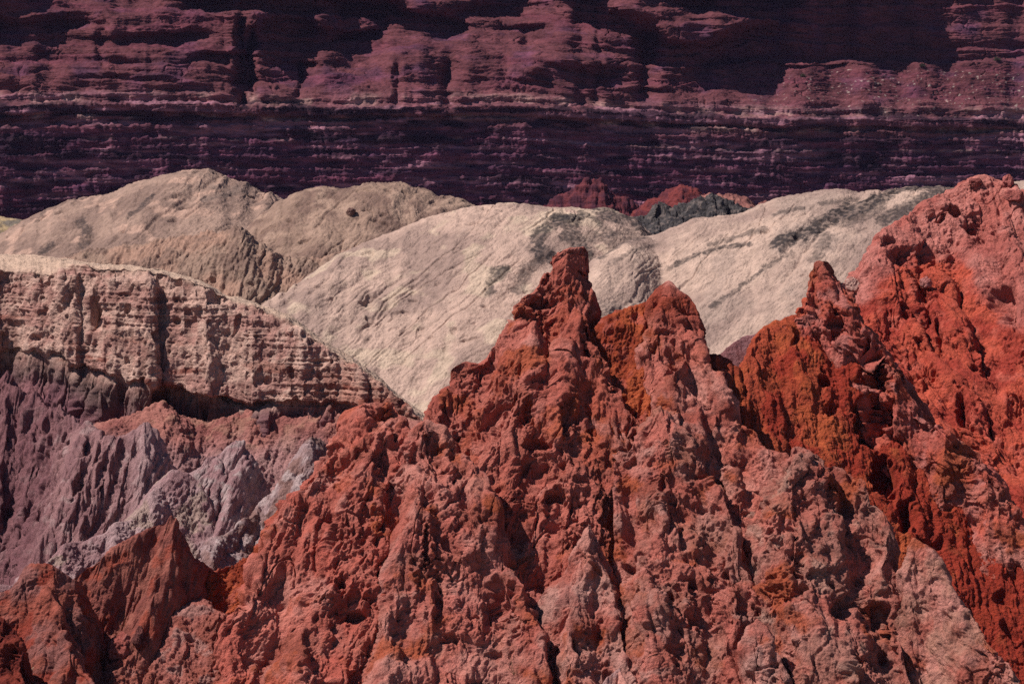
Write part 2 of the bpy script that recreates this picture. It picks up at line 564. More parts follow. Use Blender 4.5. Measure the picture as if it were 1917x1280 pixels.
    # resample each column so ledges get rows too
    rows = 640
    w = np.abs(np.diff(Z, axis=1)) + 0.35 * np.abs(np.diff(Y, axis=1))
    cum = np.concatenate([np.zeros((nu, 1)), np.cumsum(w, 1)], 1)
    k = 4
    cp = np.pad(cum, ((k, k), (0, 0)), mode='edge')
    P = np.empty((nu, rows, 3))
    for i in range(nu):
        s = np.linspace(0, cum[i, -1], rows)
        P[i, :, 2] = np.interp(s, cum[i], Z[i])
        P[i, :, 1] = np.interp(s, cum[i], Y[i])
        P[i, :, 0] = X[i, 0] * P[i, :, 1] / D0
    ZSr = np.empty((nu, rows))
    for i in range(nu):
        ZSr[i] = P[i, :, 2] - (arch[i] + bow[i])
    N = grid_normals(P)
    if N[..., 1].mean() > 0: N = -N
    Q = P.reshape(-1, 3).astype(F)
    zs = ZSr.ravel().astype(F)
    QB = np.stack([Q[:, 0], Q[:, 1], zs], 1)
    upm = sstep(zp(200), zp(170), zs)
    d = 0.22 * noise(QB, 9, 80, 0.9) + 0.12 * noise(QB, 5, 81, 0.4) + .05 * noise(QB, 3, 79, .2) + upm * (0.3 * (np.abs(noise(QB, 6.5, 82, 1.6)) - .25) + .26 * fbm(QB, 3.2, 5, 93, .62, 1.6)) + 0.1 * fbm(QB, 0.8, 3, 84, .6)
    def saw(h, w, seed):
        t = zs / h + w * noise(QB, 18, seed, 8) + .35 * w * noise(QB, 5, seed + 1, 3)
        fr = t - np.floor(t)
        return fr * (1 - sstep(.86, 1.0, fr)) - .4
    am = sstep(-.35, .35, noise(QB, 7, 310, 3))
    am2 = sstep(-.3, .4, noise(QB, 4, 311, 1.5))
    d += (.25 + .75 * upm) * (.75 * am * saw(2.4, .9, 312) + .34 * am2 * saw(.8, 1.6, 315)) + .16 * saw(.45, 2.0, 318) * (1 - am2 * .6)
    d += (1 - upm) * (.3 * (np.abs(noise(QB, 9, 330, 4)) - .25) + .25 * fbm(QB, 2.6, 5, 331, .65, 1.6))
    joint = 1 - sstep(0, .05, np.abs(noise(QB, 3.2, 320, 9) + .25 * noise(QB, 1.2, 321, 2)))
    d -= .55 * joint * upm * sstep(-.2, .3, noise(QB, 8, 322))
    d += (1 - upm) * (0.5 * (np.abs(noise(QB, 1.7, 85, 7.0)) - .25) + .25 * (np.abs(noise(QB, .7, 86, 3.0)) - .25))
    P = P + N * d.reshape(nu, rows, 1)
    Q = P.reshape(-1, 3).astype(F)
    # bed colours, with shade purple put in low and sunlit red high
    c = mixc(lin(104, 60, 78), lin(78, 48, 68), sstep(-.3, .3, fbm(QB, 9, 4, 86, .5, 1.2)))
    c = mixc(c, lin(100, 56, 60), 0.92 * sstep(zp(205), zp(175), zs) * sstep(-.9, .1, fbm(QB, 7, 3, 87)))
    c = mixc(c, lin(104, 50, 66), 0.35 * sstep(.1, .5, noise(QB, 30, 88, 1.6)))
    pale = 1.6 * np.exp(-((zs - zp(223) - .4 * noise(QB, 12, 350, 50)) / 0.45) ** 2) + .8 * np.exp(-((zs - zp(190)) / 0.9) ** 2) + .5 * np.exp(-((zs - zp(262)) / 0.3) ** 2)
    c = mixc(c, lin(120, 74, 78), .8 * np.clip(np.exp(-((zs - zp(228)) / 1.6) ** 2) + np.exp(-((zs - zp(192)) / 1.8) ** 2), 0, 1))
    c = mixc(c, lin(184, 146, 138), 0.7 * np.clip(pale, 0, 1) * sstep(-.15, .45, fbm(QB, 5, 3, 89)))  # pale ledge beds, brightened in colour to read as sunlit lines
    low = 1 - sstep(zp(395), zp(330), zs)
    c = mixc(c, lin(112, 46, 56), 0.6 * low * sstep(-.3, .4, noise(QB, 30, 90)))
    c = mixc(c, lin(150, 104, 118), .75 * sstep(.1, .45, noise(QB, 24, 95, 1.3) + .6 * noise(QB, 5, 96, .6)) * (1 - upm))
    c = mixc(c, lin(40, 24, 38), .85 * sstep(.08, .4, noise(QB, 22, 97, 1.8) + .6 * noise(QB, 5, 98, .8)) * (1 - upm))
    cf = fbm(QB, 6, 5, 340, .62, 2.2)
    c = c * (1 + .55 * np.clip(cf, -.9, .9) * (1 - .35 * upm))[:, None]
    varnish = sstep(0.05, .45, noise(QB, 2.2, 91, 5) + .5 * noise(QB, .9, 94, 2.5)) * sstep(-.1, .3, noise(QB, 14, 99, 5)) * (1 - sstep(zp(215), zp(200), zs))
    c = mixc(c, lin(52, 32, 46), .4 * varnish)
    stones = sstep(.5, .62, noise(QB, .55, 92)) * sstep(40, 60, Q[:, 0]) * sstep(zp(205), zp(190), zs) * (1 - sstep(zp(110), zp(95), zs))
    c = mixc(c, lin(190, 170, 160), .7 * stones)
    CLIFF.append(P.reshape(-1, 3))
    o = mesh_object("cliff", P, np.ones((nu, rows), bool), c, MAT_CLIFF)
    tag(o, "huge dark purple red sandstone cliff with lit ledges, rising behind the pale hills", "cliff", "structure")


cliff()

# ------------------------------------------------------------------ hills
ALL = []


def build(name, label, cat, land, span, yr, dpx, style, colour, mat, zmin=-33, kind=None, group=None, others=None, margin=0.9, bands=None, flat_weight=0.25, push=None, calm=0, holes=None):
    P, keep = land_grid(land, span[0], span[1], yr[0], yr[1], dpx, zmin, flat_weight=flat_weight)
    if others:
        X = P[..., 0].ravel(); Y = P[..., 1].ravel()
        ho = np.full(X.shape, -1e4, F)
        for l in others:
            if l is land: continue
            ho = np.maximum(ho, coarse(l, X, Y))
        keep &= (P[..., 2].ravel() > ho - margin).reshape(keep.shape)
    N = outward(P)
    Q = P.reshape(-1, 3).astype(F)
    d = style(Q)
    if push is not None: d = d + push(Q)
    if holes:
        sx, sy = project(Q)
        for hx, hy, rx, rz, dep in holes:
            dd = (sx - hx) ** 2 + (sy - hy) ** 2
            near = np.nonzero(dd < max(dd.min() * 2, 16))[0]
            w = Q[near[np.argmin(Q[near, 1])]]
            e = ((Q[:, 0] - w[0]) / rx) ** 2 + ((Q[:, 2] - w[2]) / rz) ** 2 + ((Q[:, 1] - w[1]) / 1.5) ** 2
            d = d - dep * sstep(1.25, .45, np.sqrt(e) + .55 * noise(Q, min(rx, rz) * 1.3, 77) + .3 * noise(Q, min(rx, rz) * .5, 78))
    if calm: d = d * calm_on_crests(P, N, 22, calm).ravel()
    P = P + N * d.reshape(P.shape[0], P.shape[1], 1)
    Q = P.reshape(-1, 3).astype(F)
    c = colour(Q)
    if bands:
        c = paint_bands(P, c, bands)
    o = mesh_object(name, P, keep, c, mat)
    tag(o, label, cat, kind, group)
    print("built", name, P.shape[:2], int(keep.sum()))
    return o


def paint_bands(P, c, bands):
    """beds of another rock cropping out on a surface: each follows a line of points lying on that surface"""
    nu, nv = P.shape[:2]
    Q = P.reshape(-1, 3)
    sx, sy = project(Q)
    Qf = Q.astype(F)
    for pts, width, col, strength, seed in bands:
        width = width * .9
        line = []
        for a, b in zip(pts[:-1], pts[1:]):
            n = max(2, int(math.hypot(b[0] - a[0], b[1] - a[1]) / 3))
            for i in range(n):
                line.append((a[0] + (b[0] - a[0]) * i / n, a[1] + (b[1] - a[1]) * i / n))
        line.append(pts[-1])
        W = []
        for (lx, ly) in line:
            dd = (sx - lx) ** 2 + (sy - ly) ** 2
            near = np.nonzero(dd < max(dd.min() * 1.5, 9.0))[0]
            W.append(Q[near[np.argmin(Q[near, 1])]])
        W = np.array(W, F)

        def dist(q):
            r = np.full(len(q), 1e9, F)
            for w in W:
                dx = q[:, 0] - w[0]; dy = (q[:, 1] - w[1]) * .6; dz = q[:, 2] - w[2]
                np.minimum(r, dx * dx + dy * dy + dz * dz, out=r)
            return np.sqrt(r)
        dd = pmap(dist, Qf)
        sl = Qf.copy(); sl[:, 0] -= 1.1 * Qf[:, 2]
        n = fbm(Qf, max(width * 2.2, .8), 6, seed, .8)
        st = noise(sl, max(width * .55, .22), seed + 3, 5, 5)
        t = sstep(1.2, 0.7, dd / width + 0.42 * n + .45 * st + .12)
        t = t * (.6 + .4 * sstep(-.3, .1, noise(Qf, .35, seed + 5) + .5 * st))
        c = mixc(c, col, strength * t)
    return c


GRIDX = np.arange(-26, 27, 0.2); GRIDY = np.arange(88, 152, 0.2)


def coarse(land, X, Y):
    if not hasattr(land, "G"):
        gx, gy = np.meshgrid(GRIDX, GRIDY, indexing='ij')
        land.G = land.h(gx.ravel(), gy.ravel()).reshape(gx.shape)
    i = np.clip(((X - GRIDX[0]) / 0.2), 0, len(GRIDX) - 1.001); j = np.clip((Y - GRIDY[0]) / 0.2, 0, len(GRIDY) - 1.001)
    i0 = i.astype(int); j0 = j.astype(int); fi = i - i0; fj = j - j0
    g = land.G
    return (g[i0, j0] * (1 - fi) + g[i0 + 1, j0] * fi) * (1 - fj) + (g[i0, j0 + 1] * (1 - fi) + g[i0 + 1, j0 + 1] * fi) * fj


def line(D, *pp):
    return [(p[0], p[1], D if len(p) == 2 else p[2]) for p in pp]


SHALE = lin(46, 43, 46)
PALE = lin(188, 157, 143); PALE_D = lin(158, 131, 121)
TAUPE = lin(160, 131, 118); TAUPE_D = lin(138, 112, 102)
BROWN = lin(150, 122, 108); BROWN_D = lin(126, 100, 90)

hill_left = Land([Crest(line(300, (-700, 430), (-420, 410), (-250, 440), (-120, 455), (0, 432), (60, 402), (130, 373), (200, 356), (240, 340), (300, 321), (350, 313), (390, 311), (420, 316), (455, 332), (490, 350), (525, 374), (570, 400)), 2.2, 2.2, .62, .8, 6, 0)], .8, 14, 3)
build("hill", "taupe clay hill on the far left, tallest of the pale domes, dark shale blotch on its flank", "hill", hill_left, (-560, 640), (255, 330), 1.5,
      lambda P: d_dome(P, 1.0, 1.0, 1, .6), c_two(TAUPE, TAUPE_D, 6, c2=lin(186, 150, 134), size2=3), MAT_PALE, -33, "structure", "pale clay hills below the cliff",
      bands=[(((152, 412), (160, 430), (158, 455)), .7, SHALE, .7, 1), (((280, 365), (262, 388), (245, 400)), .6, SHALE, .7, 2), (((80, 395), (68, 410)), .5, SHALE, .6, 3), (((95, 458), (78, 466)), .6, SHALE, .7, 5), (((400, 345), (450, 352), (380, 372)), .6, lin(120, 104, 98), .5, 6)])

hill_mid = Land([Crest(line(272, (440, 470), (500, 400), (535, 377), (565, 361), (600, 352), (660, 347), (740, 342), (780, 343), (820, 355), (850, 367), (885, 387), (940, 420)), 2.2, 2.2, .75, .8, 6, 0)], .8, 12, 5)
build("hill", "brownish grey clay dome with a fluted foot, between the taupe hill and the brightest hill", "hill", hill_mid, (340, 1000), (228, 300), 1.5,
      lambda P: d_dome(P, 1.0, .5, 7, .7) + .5 * sstep(-9.5, -12, P[:, 2]) * d_flute(P, 1.0, .1, 4), c_two(BROWN, BROWN_D, 5, c2=lin(168, 138, 122), size2=3), MAT_PALE, -33, "structure", "pale clay hills below the cliff")

hill_foot = Land([Crest(line(252, (60, 520), (130, 475), (200, 470), (300, 440), (380, 425), (450, 420), (520, 470), (600, 480), (680, 455), (760, 440), (820, 430)), 1.5, 1.5, .8, .6, 3, 0)], 1.4, 7, 9)
build("hill_foot", "gullied brown skirt of clay at the foot of the two left hills", "slope", hill_foot, (-100, 900), (215, 268), 1.5,
      lambda P: d_dome(P, 1.0, .7, 17) + .6 * d_flute(P, 1.0, .2, 14), c_two(BROWN, lin(164, 128, 112), 5, c2=BROWN_D, size2=3), MAT_PALE, -33, "structure")

hill_bright = Land([Crest(line(232, (380, 690, 214), (440, 610, 218), (490, 572, 222), (560, 521, 226), (640, 470, 229), (720, 440, 231), (800, 411), (850, 396), (885, 388), (960, 379), (1060, 380), (1120, 388), (1175, 405), (1230, 440), (1300, 480)), 2.4, 1.6, .75, .9, 7, 0)], .8, 12, 13)
SH = SHALE
build("hill", "brightest cream hill in the middle, cracked surface and a curl of dark shale near its top", "hill", hill_bright, (380, 1330), (186, 262), 1.25,
      lambda P: d_dome(P, .75, 1.1, 23, .6), c_two(PALE, PALE_D, 7, c2=lin(196, 170, 150), size2=3), MAT_PALE, -33, "structure", "pale clay hills below the cliff",
      bands=[(((1085, 402), (1050, 404), (1020, 425), (1005, 450), (1012, 468), (1030, 478)), .8, SH, .85, 21), (((1050, 408), (1075, 420), (1065, 440), (1085, 455), (1100, 470)), 1.0, SH, .8, 22),
             (((1130, 388), (1150, 402), (1190, 405), (1230, 420)), 1.1, SH, .85, 23), (((1090, 395), (1120, 410), (1140, 435)), .5, SH, .7, 25), (((1010, 485), (985, 505), (970, 540)), .7, SH, .6, 24), (((940, 505), (920, 530), (915, 545)), .6, SH, .7, 26), (((925, 505), (950, 500)), .5, SH, .7, 27),
             (((1110, 440), (1150, 450), (1180, 440)), 1.0, SH, .6, 28)])

hill_right = Land([Crest(line(214, (1060, 540, 205), (1110, 475, 208), (1160, 452, 210), (1210, 438), (1300, 405), (1380, 393), (1420, 378), (1450, 366), (1500, 358), (1560, 352), (1640, 352), (1700, 346), (1750, 344), (1800, 352), (1900, 338), (1990, 330), (2200, 345), (2500, 330)), 2.4, 2.2, .78, .9, 7, 0)], .8, 12, 17)
build("hill", "cream hill on the right crossed by long dark shale stripes, behind the pink rocky mound", "hill", hill_right, (1010, 2300), (172, 244), 1.25,
      lambda P: d_dome(P, .7, 1.1, 33, .5), c_two(lin(192, 162, 147), PALE_D, 8, c2=lin(172, 146, 134), size2=5), MAT_PALE, -33, "structure", "pale clay hills below the cliff",
      bands=[(((1730, 345), (1680, 352), (1640, 370), (1590, 392), (1540, 416), (1500, 435), (1455, 455)), .8, SH, .9, 31), (((1765, 345), (1740, 362), (1700, 385), (1660, 408)), .9, SH, .8, 32), (((1650, 380), (1620, 400), (1585, 415)), .6, SH, .6, 33),
             (((1545, 440), (1530, 470), (1520, 480)), .8, SH, .55, 34), (((1400, 455), (1350, 460), (1300, 475), (1250, 500)), .3, SH, .8, 35), (((1430, 425), (1380, 440), (1330, 455)), .35, SH, .6, 36), (((1230, 455), (1180, 470), (1140, 490)), .3, SH, .5, 37),
             (((1480, 470), (1430, 500), (1380, 540), (1330, 570)), .25, SH, .7, 38), (((1600, 372), (1540, 378)), .35, SH, .6, 39), (((1500, 386), (1450, 398)), .35, SH, .6, 30), (((1200, 437), (1160, 452), (1125, 478)), .6, SH, .7, 41)])

hill_far = Land([Crest(line(330, (-160, 402), (0, 399), (30, 401), (70, 412)), 1, 1, .7, .8, 4, 0)], .6, 9, 19)
build("hill", "small yellowish grey rise peeping out at the far left edge, behind the taupe hill", "hill", hill_far, (-120, 90), (296, 350), 2.0,
      lambda P: d_dome(P, .8, .5, 43), c_two(lin(176, 150, 116), lin(120, 108, 98), 2), MAT_PALE, -33, "structure")
mound_shale = Land([Crest(line(262, (1190, 425), (1228, 404), (1270, 385), (1300, 372), (1330, 364), (1350, 370), (1380, 385), (1400, 395)), 1.6, 1.6, .7, .8, 1.5, .5)], .5, 5, 21)
build("shale_mound", "dark grey rubbly shale mound in the saddle, just below the pointed red knoll", "mound", mound_shale, (1150, 1440), (232, 285), 1.3,
      lambda P: d_scree(P, 1.1, 0, 3), c_two(lin(78, 72, 72), lin(54, 50, 52), 1.2, c2=lin(114, 100, 96), size2=.5), MAT_PALE, -33, "structure")
mound_pink = Land([Crest(line(276, (1330, 372), (1358, 362), (1380, 372), (1400, 374), (1418, 388)), 1.6, 1.6, .7, .8, 1.5, .5)], .4, 4, 23)
build("mound", "low dusty pink mound right of the dark shale rubble, behind the striped hill", "mound", mound_pink, (1290, 1450), (250, 296), 1.5,
      lambda P: d_scree(P, 1.0, 0, 5), c_two(lin(150, 100, 92), lin(120, 76, 72), 1.2), MAT_PALE, -33, "structure")
knoll = Land([Crest(line(430, (1195, 410), (1215, 372), (1235, 369), (1262, 355), (1280, 345), (1300, 356), (1330, 370), (1360, 390)), 1.3, 1.3, .8, .8, 1.2, .25)], .3, 7, 25)
build("red_knoll", "small pointed red knoll with a ledge, at the foot of the dark cliff", "knoll", knoll, (1150, 1400), (405, 450), 1.6,
      lambda P: d_scree(P, 1.1, 0, 7) + .35 * noise(P, 9, 3, .8), c_two(lin(116, 54, 52), lin(84, 40, 46), 2), MAT_CLIFF, -36, "structure")
knoll2 = Land([Crest(line(455, (1020, 384), (1050, 362), (1075, 350), (1088, 336), (1120, 335), (1124, 352), (1150, 360), (1190, 378)), 1.8, 1.8, 1.4, .8, .8, .15)], .3, 6, 27)
build("red_knoll", "flat topped red block of fluted rock against the cliff foot, left of the pointed knoll", "knoll", knoll2, (980, 1230), (425, 480), 1.6,
      lambda P: d_flute(P, .9, 0, 7) + .5 * noise(P, 9, 5, .9), c_two(lin(102, 50, 54), lin(74, 38, 48), 2), MAT_CLIFF, -36, "structure")


# ------------------------------------------------------------------ the bench on the left: cap rock over a fluted wall
def bench():
    root = bpy.data.objects.new("rock_bench", None)
    root.location = at(300, 1150, 148)
    COL.objects.link(root)
    bpy.context.view_layer.update()
    tag(root, "tan flat topped rock bench on the left, layered cap over a purple fluted wall", "rock bench")
    dpx = 1.15
    pxs = np.arange(-120, 830, dpx)
    nu = len(pxs)
    tab = lambda *kv: np.interp(pxs, [k for k, v in kv], [v for k, v in kv])
    Dp = tab((-120, 152), (0, 151), (130, 149), (300, 147), (500, 145), (700, 142), (830, 140))
    cr = tab((-120, 474), (0, 478), (60, 479), (100, 483), (170, 494), (240, 499), (300, 507), (340, 517), (380, 531), (440, 556), (480, 571), (540, 592), (600, 637), (650, 668), (700, 703), (740, 740), (790, 778), (830, 800))
    rim = tab((-120, 508), (0, 500), (40, 508), (90, 512), (130, 496), (170, 500), (240, 504), (300, 512), (340, 522), (380, 536), (440, 561), (480, 576), (540, 598), (600, 642), (650, 673), (700, 708), (740, 744), (790, 783), (830, 803))
    cap = tab((-120, 625), (0, 640), (100, 655), (170, 682), (230, 700), (285, 704), (300, 706), (380, 730), (450, 745), (530, 748), (640, 744), (700, 752), (760, 775), (830, 815))
    und = tab((-120, .3), (0, .4), (150, .5), (240, .5), (285, .3), (300, 1.0), (340, 1.5), (380, 1.2), (450, 1.0), (500, .4), (560, .7), (600, .3), (650, .6), (700, .4), (830, .1))
    low = np.full(nu, 1180.0)
    prot = tab((-120, .4), (-20, .2), (0, -.6), (30, -.4), (60, .5), (95, .3), (105, 1.0), (140, .9), (150, .1), (178, 0), (190, .7), (215, .9), (255, 1.1), (288, 1.2), (298, .1), (340, .2), (390, .5), (420, .3), (470, .8), (480, .4), (560, .6), (600, .3), (640, .5), (830, .5))
    xr = np.stack([pxs * .027, 0 * pxs, 0 * pxs], 1)
    rim = rim + 7 * noise(xr, 1.6, 240) + 5 * noise(xr, .5, 241) + 3 * noise(xr, .2, 242)
    rim = np.maximum(rim, cr + 2)
    Dp = Dp + .5 * noise(xr, 1.3, 243) + .25 * noise(xr, .45, 244)
    cap = cap + 12 * noise(xr, 2.2, 245) + 8 * noise(xr, .7, 246) + 4 * noise(xr, .3, 250)
    kk = np.ones(5) / 5
    prot = .7 * np.convolve(np.pad(prot, 2, mode='edge'), kk, 'valid')
    mz = 146 / FPX
    nback, nrim, ncap, nund, nlow = 60, 24, 190, 34, 330
    rows = nback + nrim + ncap + nund + nlow
    P = np.zeros((nu, rows, 3))
    part = np.zeros(rows, int)
    for i, px in enumerate(pxs):
        zc = zat(cr[i], Dp[i] + 5); zr = zat(rim[i], Dp[i]); zb = zat(cap[i], Dp[i] - .4); zl = zat(low[i], Dp[i] - 4)
        yy = []; zz = []
        yy += list(np.linspace(Dp[i] + 22, Dp[i] + 5, nback)); zz += list(zc - 5 * np.linspace(1, 0, nback) ** 2)
        t = np.linspace(0, 1, nrim); yy += list(Dp[i] + 5 - 5 * t); zz += list(zc + (zr - zc) * t ** 1.3)
        t = np.linspace(0, 1, ncap); yy += list(Dp[i] - (.35 * (zr - zb)) * t - prot[i] * sstep(0, .12, t)); zz += list(zr + (zb - zr) * t)
        y1 = yy[-1]
        t = np.linspace(0, 1, nund); yy += list(y1 + und[i] * sstep(0, .8, t)); zz += list(zb - .25 * t)
        t = np.linspace(0, 1, nlow); yy += list(y1 + und[i] - (.33 * (zb - zl)) * t ** 1.15 + prot[i] * .6 * t); zz += list(zb - .25 + (zl - zb + .25) * t)
        P[i, :, 1] = yy; P[i, :, 2] = zz
        P[i, :, 0] = (px - PW / 2) / FPX * P[i, :, 1] * 1.0
    ext = np.arange(rows)
    iscap = ext < nback + nrim + ncap + nund // 2
    N = grid_normals(P)
    if N[..., 2][:, :nback].mean() < 0: N = -N
    Q = P.reshape(-1, 3).astype(F)
    row = np.tile(ext, nu)
    wall = sstep(nback + nrim - 8, nback + nrim + 10, row.astype(F))
    lowm = sstep(nback + nrim + ncap + nund - 10, nback + nrim + ncap + nund + 30, row.astype(F))
    lam = noise(Q, 3.5, 200, .12) * .08 + noise(Q, 6, 201, .34) * .12 + .10 * noise(Q, 2.0, 207, .7)
    lump = 0.36 * (np.abs(noise(Q, 1.9, 202, 5.0)) - .25) + .16 * (np.abs(noise(Q, .4, 203, 1.2)) - .25) + .13 * fbm(Q, .9, 5, 206, .66, 1.0)
    pit = sstep(.42, .6, noise(Q, .7, 204, 1.0)) * .24 + sstep(.38, .55, noise(Q, .3, 209, .3)) * .09
    dcap = (lam * sstep(-.3, .3, noise(Q, 5, 205, 2)) + lump - pit) * wall + (1 - wall) * .12 * fbm(Q, .7, 4, 208)
    big = np.abs(noise(Q, 2.9, 214, 14, 30))
    dlow = 2.3 * (big - .25) + 1.4 * d_flute(Q, 1.0, .12, 210) - .35 * sstep(.35, .6, noise(Q, 1.0, 212, 3.0))
    d = dcap * (1 - lowm) + dlow * lowm
    # two named hollows in the face
    sx, sy = project(Q)
    for hx, hy, rx, rz, dep in [(177, 584, .28, .75, 1.1), (186, 632, .2, .5, .6), (357, 610, .35, .6, .5), (400, 560, .5, .3, .3), (68, 632, .25, .15, .4)]:
        k = np.argmin((sx - hx) ** 2 + (sy - hy) ** 2); w = Q[k]
        d -= dep * np.exp(-(((Q[:, 0] - w[0]) / rx) ** 2 + ((Q[:, 2] - w[2]) / rz) ** 2))
    P = P + N * d.reshape(nu, rows, 1)
    Q = P.reshape(-1, 3).astype(F)
    TAN = lin(200, 160, 146); TAN2 = lin(178, 132, 122)
    c = mixc(TAN, TAN2, sstep(-.3, .3, fbm(Q, 2.2, 4, 220, .55, 1.0)))
    relz = np.repeat((np.array([zat(a, b) for a, b in zip(cap, Dp)])), rows)
    hgt = Q[:, 2] - relz.astype(F)
    c = mixc(c, lin(168, 112, 96), .7 * sstep(2.2, .2, hgt + .8 * noise(Q, 2, 221)) * sstep(-12, -8, Q[:, 0]))
    c = mixc(c, lin(140, 70, 56), .7 * sstep(.25, .5, noise(Q, 2.4, 222, .5)) * sstep(3, 1, hgt))
    c = mixc(c, lin(130, 92, 84), .65 * sstep(.1, .5, noise(Q, .45, 247, 5.0) + .4 * noise(Q, 1.8, 248, 4)))
    c = mixc(c, lin(206, 170, 156), .5 * sstep(.15, .5, noise(Q, .7, 249, 1.2)))
    top = 1 - wall
    c = mixc(c, lin(205, 172, 152), top)
    PUR = lin(150, 102, 106); PUR2 = lin(124, 82, 90); GR = lin(120, 94, 90)
    cl = mixc(PUR, PUR2, sstep(-.3, .3, fbm(Q, 1.2, 4, 230, .55, 6.0)))
    cl = mixc(cl, GR, sstep(-2.6, -.6, hgt + 1.0 * noise(Q, 1.5, 231)) * sstep(-11, -14, Q[:, 0]))
    cl = mixc(cl, lin(150, 96, 92), .6 * sstep(-12.5, -11, Q[:, 0]))
    c = mixc(c, cl, lowm)
    sh = (nu, rows)
    kc = np.zeros(sh, bool); kc[:, iscap] = True
    kl = ~kc
    mesh_object("cap_layer", P, kc, c, MAT_BENCH, root)
    mesh_object("fluted_wall", P, kl, c, MAT_FLUTE, root)


bench()

# ------------------------------------------------------------------ spurs and slopes between the bench and the red rocks
LAV = lin(184, 150, 150); LAV2 = lin(160, 120, 122); MAU = lin(158, 116, 116)
scree = Land([Crest(line(143.5, (180, 800, 144), (235, 775), (270, 765), (305, 757), (330, 778), (400, 792), (440, 777), (505, 766), (545, 778), (600, 767), (640, 768), (700, 770, 141), (790, 795, 139)), 1.3, 1.3, .95, 1.0, .8)], .7, 3, 41)
fl_ribs = [((276, 789, 134), (268, 850, 132.6), (255, 930, 131), (240, 985, 130)),
           ((262, 800, 134), (230, 880, 132.4), (200, 960, 130.8), (180, 1010, 129.8)),
           ((230, 812, 134), (190, 890, 132.4), (150, 980, 130.6), (130, 1030, 129.6)),
           ((215, 812, 134), (170, 880, 132.5), (128, 960, 131), (100, 1020, 129.8)),
           ((195, 818, 134.3), (150, 860, 133.2), (115, 930, 131.7), (75, 1015, 130)),
           ((170, 790, 136), (150, 830, 134.6), (120, 890, 133), (85, 975, 131.4), (60, 1040, 130.2)),
           ((115, 755, 138), (112, 820, 136.4), (95, 900, 134.6), (70, 985, 132.6), (40, 1060, 131)),
           ((62, 730, 139), (60, 830, 136.8), (48, 930, 134.4), (20, 1050, 132)),
           ((15, 690, 140), (8, 800, 137.4), (-10, 930, 134.6), (-30, 1060, 132))]
spur_a = Land([Crest([(-90, 690, 140), (0, 705, 139.7), (62, 742, 138.6), (118, 775, 137.4), (172, 800, 135.8), (200, 822, 134.6), (276, 798, 134)], 1.0, 2.0, 2.55, 1.0, .5), Crest(line(134.2, (120, 900, 134), (160, 852), (195, 818), (230, 812), (262, 798), (276, 789), (292, 806), (318, 880)), 2.0, 4.0, 2.8, 1.0, .5)] + [Crest(list(f), 2.2, 2.4, 2.8, 1.0, .7, .05) for f in fl_ribs], .18, 2.5, 43)
spur_b = Land([Crest(line(128, (370, 905, 129), (345, 884, 129), (320, 892, 129), (250, 962, 127), (150, 1016, 125), (60, 1062, 123), (0, 1095, 122), (-80, 1140, 120)), 1.2, 1.6, 1.5, 1.9, .4)], .5, 2.5, 45)
spur_c = Land([Crest([(385, 868, 131), (372, 920, 129.8), (345, 985, 128)], 3, 3.5, 2.4, 1.2, .3), Crest([(418, 848, 131.6), (405, 910, 130), (380, 985, 128)], 3, 3.5, 2.4, 1.2, .3), Crest(line(132, (330, 905, 130.5), (380, 872, 131), (418, 846), (442, 827), (458, 824), (474, 850), (492, 885)), 1.7, 3.2, 1.6, 1.2, .4), Crest(line(131, (400, 862, 131), (375, 930, 129.5), (350, 985, 128))), Crest(line(131, (450, 826, 132), (440, 900, 130), (415, 1000, 127.5)), 1.8, 2.2, 1.8, 1.2, .3)], .5, 2.2, 47)
spur_d = Land([Crest(line(129, (600, 812, 131), (580, 835), (555, 870), (525, 910), (495, 945), (440, 985, 126), (395, 1022, 124)), 1.5, 2.2, 1.5, 1.2, .4)], .5, 2.2, 49)
knob = Land([Crest(line(121, (-60, 950), (10, 928), (35, 926), (50, 940)), 2, 4, 4, 1.5, .6)], .3, 2, 51)
mid = [scree, spur_a, spur_b, spur_c, spur_d]
kw = dict(others=mid, calm=.25)
build("scree_slope", "dusty pink scree fans in scallops under the shaded overhang of the bench", "scree slope", scree, (130, 860), (122, 149), 1.25,
      lambda P: d_scree(P, .7, .25, 61), lambda P: mixc(c_two(lin(172, 112, 102), lin(150, 92, 86), 2.2, c2=lin(168, 120, 104), size2=1.4)(P), lin(168, 130, 130), .7 * sstep(zat(800, 141), zat(880, 138), P[:, 2] + .8 * noise(P, 1.5, 8))), MAT_BENCH, -27, "structure", others=mid)
build("rock_spur", "purple wall of narrow fluted buttresses under the bench, blunt grey peak at its right end", "rock spur", spur_a, (-110, 380), (122, 144), 1.15,
      lambda P: d_flute(P, 1.0, .08, 71), lambda P: mixc(mixc(c_two(MAU, lin(142, 102, 104), 1.6, c2=lin(176, 142, 140), size2=.9)(P), lin(118, 74, 80), .7 * sstep(-20.5, -22.5, P[:, 0] + .6 * noise(P, 1.2, 9))), LAV, .8 * sstep(-18.6, -15.5, P[:, 0] + .5 * noise(P, 1.5, 7))), MAT_FLUTE, -27, None, "fluted mudstone spurs", **kw)
build("rock_spur", "long pale lavender ridge running down to the left edge, behind the small brown peak", "rock spur", spur_b, (-110, 460), (112, 137), 1.15,
      lambda P: d_scree(P, .65, .4, 73), c_two(LAV, LAV2, 1.6, c2=lin(176, 148, 136), size2=1.1), MAT_FLUTE, -27, None, "fluted mudstone spurs", **kw)
build("rock_spur", "grey lavender fluted cone with a light pointed tip, below the pink scree", "rock spur", spur_c, (300, 560), (118, 139), 1.15,
      lambda P: d_flute(P, .7, .4, 75), c_two(LAV, LAV2, 1.2, c2=lin(182, 158, 156), size2=.7), MAT_FLUTE, -27, None, "fluted mudstone spurs", **kw)
